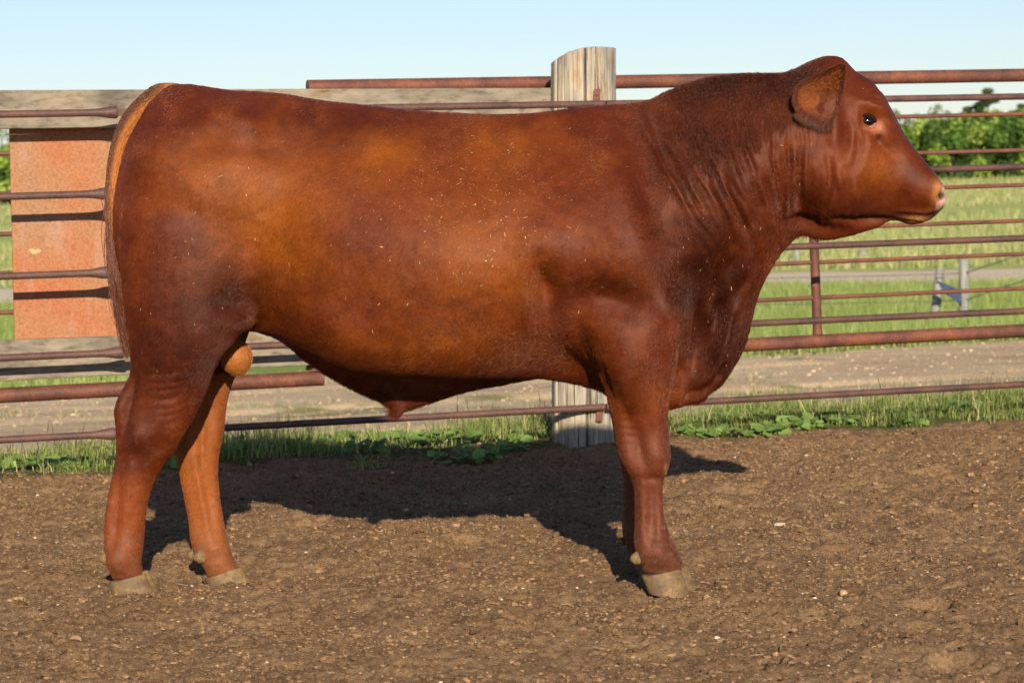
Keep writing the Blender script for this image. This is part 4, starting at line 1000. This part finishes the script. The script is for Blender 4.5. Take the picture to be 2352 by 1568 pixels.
# ------------------------------------------------------------------ grass and weeds
def blades(name, x, y, h, colr, wid=.0022, lean=.35, seg=3, z=None, mat=None):
    n = len(x); b = np.stack([x, y, ground_z(x, y)-.003], -1)
    a_ = rng.uniform(0, 6.28, n); la = rng.uniform(0, 6.28, n); lm = np.abs(rng.normal(0, lean, n))
    wdv = np.stack([np.cos(a_), np.sin(a_), 0*a_], -1)*(wid*rng.uniform(.6, 1.3, n))[:, None]
    lv = np.stack([np.cos(la), np.sin(la), 0*la], -1)
    V = []
    for j in range(seg):
        t = j/seg; c = b+lv*(h*lm*t**1.8)[:, None]; c[:, 2] += h*(t-.25*lm*t*t); wq = 1-.55*t
        V += [c-wdv*wq, c+wdv*wq]
    c = b+lv*(h*lm)[:, None]; c[:, 2] += h*(1-.25*lm); V.append(c)
    V = np.stack(V, 1); m_ = 2*seg+1
    q_ = [(2*j, 2*j+1, 2*j+3, 2*j+2) for j in range(seg-1)]
    k0 = np.arange(n)[:, None, None]*m_
    Fq = (np.array(q_)[None]+k0).reshape(-1, 4); Ft = (np.array([[2*seg-2, 2*seg-1, 2*seg]])[None]+k0).reshape(-1, 3)
    Ft = np.column_stack([Ft, Ft[:, 2]])
    # triangles are kept as separate loops
    me = bpy.data.meshes.new(name); VV = V.reshape(-1, 3).astype(np.float32)
    me.vertices.add(len(VV)); me.vertices.foreach_set('co', VV.ravel())
    nq, nt2 = len(Fq), len(Ft); loops = np.concatenate([Fq.ravel(), Ft[:, :3].ravel()]).astype(np.int32)
    me.loops.add(len(loops)); me.loops.foreach_set('vertex_index', loops)
    me.polygons.add(nq+nt2); me.polygons.foreach_set('loop_start', np.concatenate([np.arange(nq)*4, nq*4+np.arange(nt2)*3]).astype(np.int32)); me.update(calc_edges=True)
    at = me.color_attributes.new('col', 'FLOAT_COLOR', 'POINT'); c4 = np.ones((len(VV), 4), np.float32); c4[:, :3] = np.repeat(colr, m_, 0); at.data.foreach_set('color', c4.ravel())
    o = bpy.data.objects.new(name, me); COL.objects.link(o); me.materials.append(mat or M_GRASS); return o
def pal(cols, n, sp=.22, p=None):
    return np.array(cols)[rng.choice(len(cols), n, p=p)]*np.exp(rng.normal(0, sp, n))[:, None]
GC = [srgb(128, 142, 70), srgb(154, 164, 88), srgb(98, 114, 54), srgb(186, 182, 116), srgb(200, 178, 130)]
# strip along the fence
n_ = 92000; x = rng.uniform(-3.6, 6.4, n_); nn_ = rng.normal(11.0, .30, n_); nn_ = np.where(nn_ > 11.9, rng.uniform(10.6, 11.6, n_), nn_); y = nn_+FK*x
edge_ = 10.62+.22*fbm(x*2.5, x*0, 81, 3)
den = 1.5*np.clip((nn_-edge_)/.18, 0, 1)*np.clip(fbm(x*2.2, y*2.2, 83, 3)*1.4+.75, .1, 1)*np.clip((11.75+.3*fbm(x*1.5, x*0+5, 85, 2)-nn_)/.35, 0, 1)
k = rng.uniform(size=n_) < den; x, y = x[k], y[k]
h = .040+.06*np.clip(fbm(x*3, y*3, 87, 2), -.4, 1)+rng.exponential(.026, len(x)); h = np.clip(h, .02, .19)
tag(blades('grass_strip', x, y, h, pal(GC, len(x), .2, [.3, .3, .22, .12, .06]), .0021, .5), 'fresh green grass growing in a strip along the fence', 'grass', kind='stuff')
# tufts on the lane
n_ = 26000; x = rng.uniform(-5.2, 6, n_); y = rng.uniform(12.8, 23.4, n_)+FK*x; k = fbm(x*.6, y*1.5, 91, 4) > .24+.25*np.exp(-((y-FK*x-17)/4)**2); x, y = x[k], y[k]
tag(blades('lane_grass', x, y, rng.uniform(.02, .07, len(x)), pal(GC, len(x), .2), .003, .6), 'low green grass patches on the tan lane behind the fence', 'grass', kind='stuff')
# meadow beyond
n_ = 150000; y = rng.uniform(21, 50, n_); u_ = rng.uniform(size=n_); x = np.where(rng.uniform(size=n_) < .72, rng.uniform(.03, .23, n_), rng.uniform(-.24, -.10, n_))*y
k = (y-FK*x > 22.9+.6*fbm(x*1.2, y*0, 95, 3)) & (y+.2*x < 50.5); x, y = x[k], y[k]
h = (.13+.07*fbm(x*.8, y*.8, 97, 3)+rng.exponential(.035, len(x)))*np.clip((y-20)/5, .35, 1)
tag(blades('meadow_grass', x, y, np.clip(h, .04, .5), pal([srgb(138, 156, 74), srgb(160, 172, 92), srgb(184, 186, 116), srgb(118, 138, 62)], len(x), .18), .0045, .35, 2), 'tall bright green meadow grass between the lane and the gravel road', 'grass', kind='stuff')
n_ = 90000; y = 50+140*rng.uniform(size=n_)**1.5; x = np.where(rng.uniform(size=n_) < .75, rng.uniform(.05, .22, n_), rng.uniform(-.23, -.14, n_))*y
k = (y+.2*x > 57.4) & (fbm(x*.12, y*.2, 99, 4) > -.25) & (y < 150); x, y = x[k], y[k]
tag(blades('field_grass', x, y, rng.uniform(.08, .35, len(x)), pal([srgb(164, 172, 100), srgb(186, 186, 122), srgb(202, 184, 138), srgb(142, 154, 82)], len(x), .18), .013, .4, 2), 'pale green pasture rising to the hedge', 'grass', kind='stuff')

# broad-leaved weeds at the foot of the fence, each clump a thing
def leaf_disc(V, Fc, C, c, nrm_, r_, colr):
    n_a = 11; a0 = rng.uniform(0, 6.28); nrm_ = nrm_/np.linalg.norm(nrm_); t1 = np.cross(nrm_, [0.3, .2, 1]); t1 /= np.linalg.norm(t1); t2 = np.cross(nrm_, t1)
    b = len(V); V.append(c-nrm_*r_*.22); C.append(colr*.9)
    for j in range(n_a):
        a_ = j/n_a*6.283; rr_ = r_*(1+.13*math.sin(a_*5+a0))*(.55 if j == 0 else 1)
        V.append(c+(t1*math.cos(a_+a0)+t2*math.sin(a_+a0))*rr_); C.append(colr)
    for j in range(n_a): Fc.append((b, b+1+j, b+1+(j+1) % n_a))
def weed(px_, py_, size, nleaf, label, dark=1.0):
    d = ray(px_, py_); t = -(H-.01)/d[2]; p = d*t; base = np.array([p[0], p[1], float(ground_z(p[0], p[1]))])
    V, Fc, C = [], [], []; St = MB()
    for _ in range(nleaf):
        r_ = size*math.sqrt(rng.uniform()); a_ = rng.uniform(0, 6.28); hh = rng.uniform(.015, .065)*(1-.35*r_/size)*(size/.12)**.5
        c = np.array([r_*math.cos(a_)*1.25, r_*math.sin(a_)*.7, hh]); g_ = float(ground_z(base[0]+c[0], base[1]+c[1]))-base[2]; c[2] += g_
        leaf_disc(V, Fc, C, c, np.array([rng.normal(0, .35), -.45+rng.normal(0, .35), 1.0]), rng.uniform(.013, .026), srgb(118, 142, 70)*math.exp(rng.normal(0, .22))*dark)
        St.tube([[c[0]*.12, c[1]*.12, -.012], [c[0]*.85, c[1]*.85, c[2]*.6], c-[0, 0, .003]], [.0011, .001, .0007], 4)
    root = empty('weed_plant', base)
    tag(root, label, 'weed', 'broad-leaved weeds along the fence foot')
    mk('leaves', V, Fc, M_LEAF, root, col=np.array(C)); st = St.build('stems', M_STEM, root)
M_STEM = principled('green_stem', tuple(srgb(110, 128, 60)), .6, .3)
for args in [(1725, 985, .14, 95, 'green weed patch nearest the brisket, in the sun right of the brown stones'), (1800, 975, .17, 130, 'widest patch of round-leaved weeds, in the sun below the bull muzzle'),
             (1760, 1010, .07, 26, 'small weed clump lowest on the soil below the widest weed patch'), (1880, 960, .13, 80, 'weed patch at the right end of the sunlit row, under the bottom rail'),
             (1600, 1012, .06, 18, 'few round leaves just right of the front leg, in shade'), (2090, 985, .05, 10, 'sparse leafy weed beside the grass tuft on the far right'),
             (1070, 1060, .11, 46, 'shaded round-leaved weed clump left of the wooden post, lowest on the soil'), (1020, 1030, .12, 40, 'shaded weeds in the grass edge left of the lowest clump'),
             (850, 1050, .08, 22, 'shaded weed clump in front of the grass, left of the sheath'), (800, 1015, .10, 34, 'shaded weeds close to the grass between the far hind leg and the sheath'),
             (1655, 1012, .07, 22, 'small weed clump in the soil just right of the brown stones, near the head shadow'), (1925, 985, .07, 24, 'low weed clump on the soil between the row of weeds and the grass tuft'), (1150, 1045, .08, 26, 'shaded weeds between the lowest clump and the wooden post'), (930, 1020, .10, 34, 'shaded weeds in the grass directly under the sheath'), (700, 1035, .10, 34, 'shaded weeds halfway between the far hind leg and the sheath'),
             (1845, 998, .08, 40, 'weed clump on the soil between the widest patch and the right end of the row'), (1700, 960, .10, 60, 'weeds against the grass right behind the brown stones'), (1965, 955, .10, 50, 'weeds at the grass edge under the bottom rail, left of the spreading tuft'), (2200, 958, .09, 36, 'weeds at the grass edge near the right side of the picture'),
             (540, 1060, .09, 24, 'shaded round leaves just right of the far hind leg'), (385, 1085, .055, 14, 'dark green leaves showing between the two hind legs'),
             (1215, 1030, .05, 10, 'two or three round leaves left of the wooden post foot'), (150, 1085, .09, 26, 'round-leaved weeds at the left grass edge, closest to the near hind leg'), (60, 1082, .08, 22, 'low round-leaved weeds at the far left grass edge')]:
    weed(*args)
# loose grass tufts on the soil
def tuft(px_, py_, n, h0, label):
    d = ray(px_, py_); t = -H/d[2]; p = d*t
    x = p[0]+rng.normal(0, .035, n); y = p[1]+rng.normal(0, .02, n)
    o = blades('grass_tuft', x, y, rng.uniform(.4, 1, n)*h0, pal(GC[:3], n), .0024, 1.1)
    tag(o, label, 'grass tuft', 'grass tufts growing in the corral soil')
tuft(2095, 990, 120, .12, 'spreading green grass tuft on the bare soil below the muzzle'); tuft(855, 1085, 50, .10, 'thin shaded grass tuft lying on the soil under the sheath'); tuft(170, 1098, 60, .09, 'low grass tuft on the soil at the left grass edge')

# ------------------------------------------------------------------ far fence posts with wire
def far_post(px0, y0, px1, y1, Yd, r_, label, extra=None):
    a1 = P(px0, y0, Yd); b1 = P(px1, y1, Yd); mb = MB(); seg_ = 14
    a1[2] -= .15; pts = np.array([a1+(b1-a1)*s for s in np.linspace(0, 1, 8)]); mb.tube(pts, r_*(1+.06*np.sin(np.arange(8)*1.7)), seg_, up=(0, 1, 0))
    root = empty('wire_post', (a1[0], a1[1], float(ground_z(a1[0], a1[1]))))
    o = mb.build('post', M_GREYPOST); autosmooth(o, 40); ks = [o]
    adopt(root, ks); tag(root, label, 'fence post', 'grey posts of the wire fence beyond the lane'); return root
far_post(2214, 765, 2214, 596, 34.0, .062, 'upright grey post of the wire fence, seen beyond the gate on the right')
far_post(2140, 765, 2160, 614, 34.4, .058, 'leaning dark grey brace post beside the upright grey post')
far_post(1829, 600, 1829, 560, 60, .07, 'small grey post across the road, seen under the bull throat')
far_post(1983, 590, 1984, 572, 62, .10, 'short pale post across the road, right of the pipe upright')
M_WIRE = principled('rusty_wire', (.10, .09, .08), .6, .4)
mb = MB()
for ya_, yb_ in ((628, 642), (690, 700)):
    mb.tube(np.array([P(x_, ya_+(yb_-ya_)*(2214-x_)/900+4*math.sin((2214-x_)/900*3.14), 34.2) for x_ in np.linspace(1300, 2214, 24)]), .006, 6)
    mb.tube(np.array([P(x_, ya_-(x_-2214)*.33, 34.0-(x_-2214)*.01) for x_ in np.linspace(2214, 2500, 8)]), .006, 6)
mb.tube([P(2214, 690, 34), P(2165, 770, 33.6)], .006, 6)
tag(mb.build('fence_wire', M_WIRE), 'thin wires strung from the far grey posts across the meadow', 'wire')
c_ = [P(2152, 648, 34.1), P(2160, 676, 34.05), P(2206, 688, 33.9), P(2210, 664, 33.9), P(2180, 652, 34)]
V_ = []; 
gx = np.linspace(0, 1, 14)
topc = np.array([P(2150+58*s, 648+14*s*s+6*s, 33.9) for s in gx]); botc = np.array([P(2156+52*s, 668+34*s**1.3-20*(s < .1), 33.9) for s in gx])
V_ = []
for k in range(7):
    s = k/6; row = topc*(1-s)+botc*s; row[:, 1] += .03*np.sin(gx*9+s*4); V_.append(row)
V_ = np.concatenate(V_); Fc = [(r*14+c, r*14+c+1, (r+1)*14+c+1, (r+1)*14+c) for r in range(6) for c in range(13)]
rag = mk('cloth_rag', V_, Fc, principled('faded_blue_cloth', tuple(srgb(66, 78, 98)), .9, .1)); so_ = rag.modifiers.new('t', 'SOLIDIFY'); so_.thickness = .01
tag(rag, 'faded blue rag hanging between the leaning and the upright grey posts', 'cloth')

# ------------------------------------------------------------------ hedge and trees far behind
M_FOL = attr_mat('far_foliage', .6, .2, .25); M_BARK = principled('grey_bark', (.10, .08, .06), .9, .1)
def crown_mesh(kind, seed):
    r = np.random.default_rng(seed); C_ = []; 
    if kind == 'bush':
        W_, Hh = 2.6, 3.3; nb = 26
        cs = np.stack([r.uniform(-1, 1, nb)*W_*.5, r.uniform(-1, 1, nb)*W_*.4, r.uniform(.12, .82, nb)*Hh], 1); rs = r.uniform(.45, .8, nb); per = 230; ls = .10; cols = [srgb(110, 140, 54), srgb(138, 162, 66), srgb(84, 112, 46), srgb(158, 174, 82), srgb(66, 88, 38)]
    elif kind == 'spruce':
        nb = 60; hz_ = r.uniform(.08, 1, nb); a_ = r.uniform(0, 6.28, nb); rad_ = (1-hz_)**.8*2.9*r.uniform(.3, 1, nb)
        cs = np.stack([rad_*np.cos(a_), rad_*np.sin(a_), hz_*7.0], 1); rs = .24+.5*(1-hz_); per = 150; ls = .08; cols = [srgb(72, 88, 52), srgb(96, 106, 64), srgb(58, 74, 46), srgb(116, 118, 76)]
    else:
        nb = 18; cs = np.stack([r.normal(0, .45, nb), r.normal(0, .45, nb), r.uniform(1.4, 5.2, nb)], 1); rs = r.uniform(.2, .5, nb); per = 70; ls = .07; cols = [srgb(122, 138, 84), srgb(146, 154, 100), srgb(104, 120, 72)]
    V, C = [], []
    for c, rr_ in zip(cs, rs):
        d = r.normal(size=(per, 3)); d /= np.linalg.norm(d, axis=1)[:, None]; p = c+d*rr_*(r.uniform(.35, 1, per)**.5)[:, None]
        u_ = r.normal(size=(per, 3)); u_ /= np.linalg.norm(u_, axis=1)[:, None]; v_ = np.cross(u_, d+r.normal(0, .6, (per, 3))); v_ /= np.linalg.norm(v_, axis=1)[:, None]
        s_ = ls*r.uniform(.6, 1.4, per)[:, None]
        V.append(np.stack([p-u_*s_, p+v_*s_*.7, p+u_*s_, p-v_*s_*.7], 1)); C.append(np.repeat((np.array(cols)[r.integers(0, len(cols))]*np.exp(r.normal(0, .2, per))[:, None]), 4, 0))
    V = np.concatenate(V).reshape(-1, 3); return V, np.arange(len(V)).reshape(-1, 4), np.concatenate(C)
def proto(kind, seed, name):
    root = empty(name); v, f, c = crown_mesh(kind, seed)
    cr = mk('crown', v, f, M_FOL, root, smooth=False, col=c)
    mb = MB(); hgt = {'bush': 1.8, 'spruce': 6.8, 'thin': 5.0}[kind]
    mb.tube(np.array([[0, 0, -.3], [.03, .02, hgt*.4], [0, .03, hgt]]), [.09, .06, .015], 8)
    if kind != 'spruce':
        for q_ in range(5):
            a_ = q_*1.25+seed; mb.tube(np.array([[0, 0, hgt*.15*q_*.5+.2], [.5*math.cos(a_), .4*math.sin(a_), hgt*.5+.2*q_*.3], [.8*math.cos(a_), .6*math.sin(a_), hgt*.9]]), [.05, .035, .012], 6)
    mb.build('trunk', M_BARK, root); return root
def copy_tree(o):
    c = o.copy(); COL.objects.link(c)
    for ch_ in o.children: d_ = ch_.copy(); COL.objects.link(d_); d_.parent = c
    return c
def put(o, px_, Yd, sc_, base_y=None, rz=0):
    p = P(px_, 400, Yd); z_ = float(ground_z(p[0], Yd)); o.location = (p[0], Yd, z_-.05); o.scale = (sc_,)*3 if not isinstance(sc_, tuple) else sc_; o.rotation_euler = (0, 0, rz)
protos = [proto('bush', s, 'hedge_bush') for s in (101, 102, 103)]
used = [0, 0, 0]
spots = [(-60, .95), (5, 1.05), (1990, .8), (2045, .88), (2092, .92), (2140, .97), (2190, 1.0), (2238, 1.02), (2285, 1.06), (2335, 1.1), (2385, 1.1), (2440, 1.1), (2500, 1.12)]
words = {-60: 'green hedge bush just outside the left edge beyond the gate', 5: 'green bush seen in the narrow gap at the far left', 1990: 'low green bush hidden mostly by the bull face', 2045: 'first green hedge bush right of the bull forehead', 2092: 'second green hedge bush right of the bull forehead',
         2140: 'third green hedge bush right of the bull forehead', 2190: 'hedge bush left of the spruce, fourth from the bull face', 2238: 'hedge bush right in front of the spruce, left half', 2285: 'hedge bush right in front of the spruce, right half', 2335: 'tall green hedge bush at the right edge of view',
         2385: 'hedge bush cut off by the right edge', 2440: 'hedge bush beyond the right edge', 2500: 'hedge bush well beyond the right edge'}
for i, (px_, s_) in enumerate(spots):
    q_ = i % 3; o = protos[q_] if not used[q_] else copy_tree(protos[q_]); used[q_] = 1
    put(o, px_, 140+random.uniform(-4, 4), (s_*1.05, s_*1.05, s_*random.uniform(.92, 1.02)), rz=random.uniform(0, 6)); tag(o, words[px_], 'bush', 'green hedge bushes far behind the gate')
sp = proto('spruce', 120, 'spruce_tree'); put(sp, 2272, 165, (1.25, 1, .70)); tag(sp, 'dark spruce rising above the hedge, pointed top, near the right edge', 'tree', 'trees behind the hedge')
sp2 = copy_tree(sp); put(sp2, 2228, 168, (1.2, 1, .56), rz=2); tag(sp2, 'shorter dark spruce on the left of the pointed one', 'tree', 'trees behind the hedge')
sp3 = copy_tree(sp); put(sp3, 2350, 168, (1.2, 1, .57), rz=4); tag(sp3, 'dark spruce at the right edge of the picture', 'tree', 'trees behind the hedge')
th = proto('thin', 130, 'thin_tree'); put(th, 2158, 160, .78); tag(th, 'pale wispy tree over the hedge, left of the spruces', 'tree', 'trees behind the hedge')
for px_, s_, lb in ((2135, .70, 'pale wispy tree second from the spruces'), (2108, .68, 'pale wispy tree in the middle of the thin row'), (2068, .74, 'pale wispy tree closest to the bull forehead'), (2086, .66, 'short wispy tree next to the one by the forehead'), (8, .85, 'pale wispy tree in the gap at the far left')):
    c = copy_tree(th); put(c, px_, 160, s_, rz=px_); tag(c, lb, 'tree', 'trees behind the hedge')
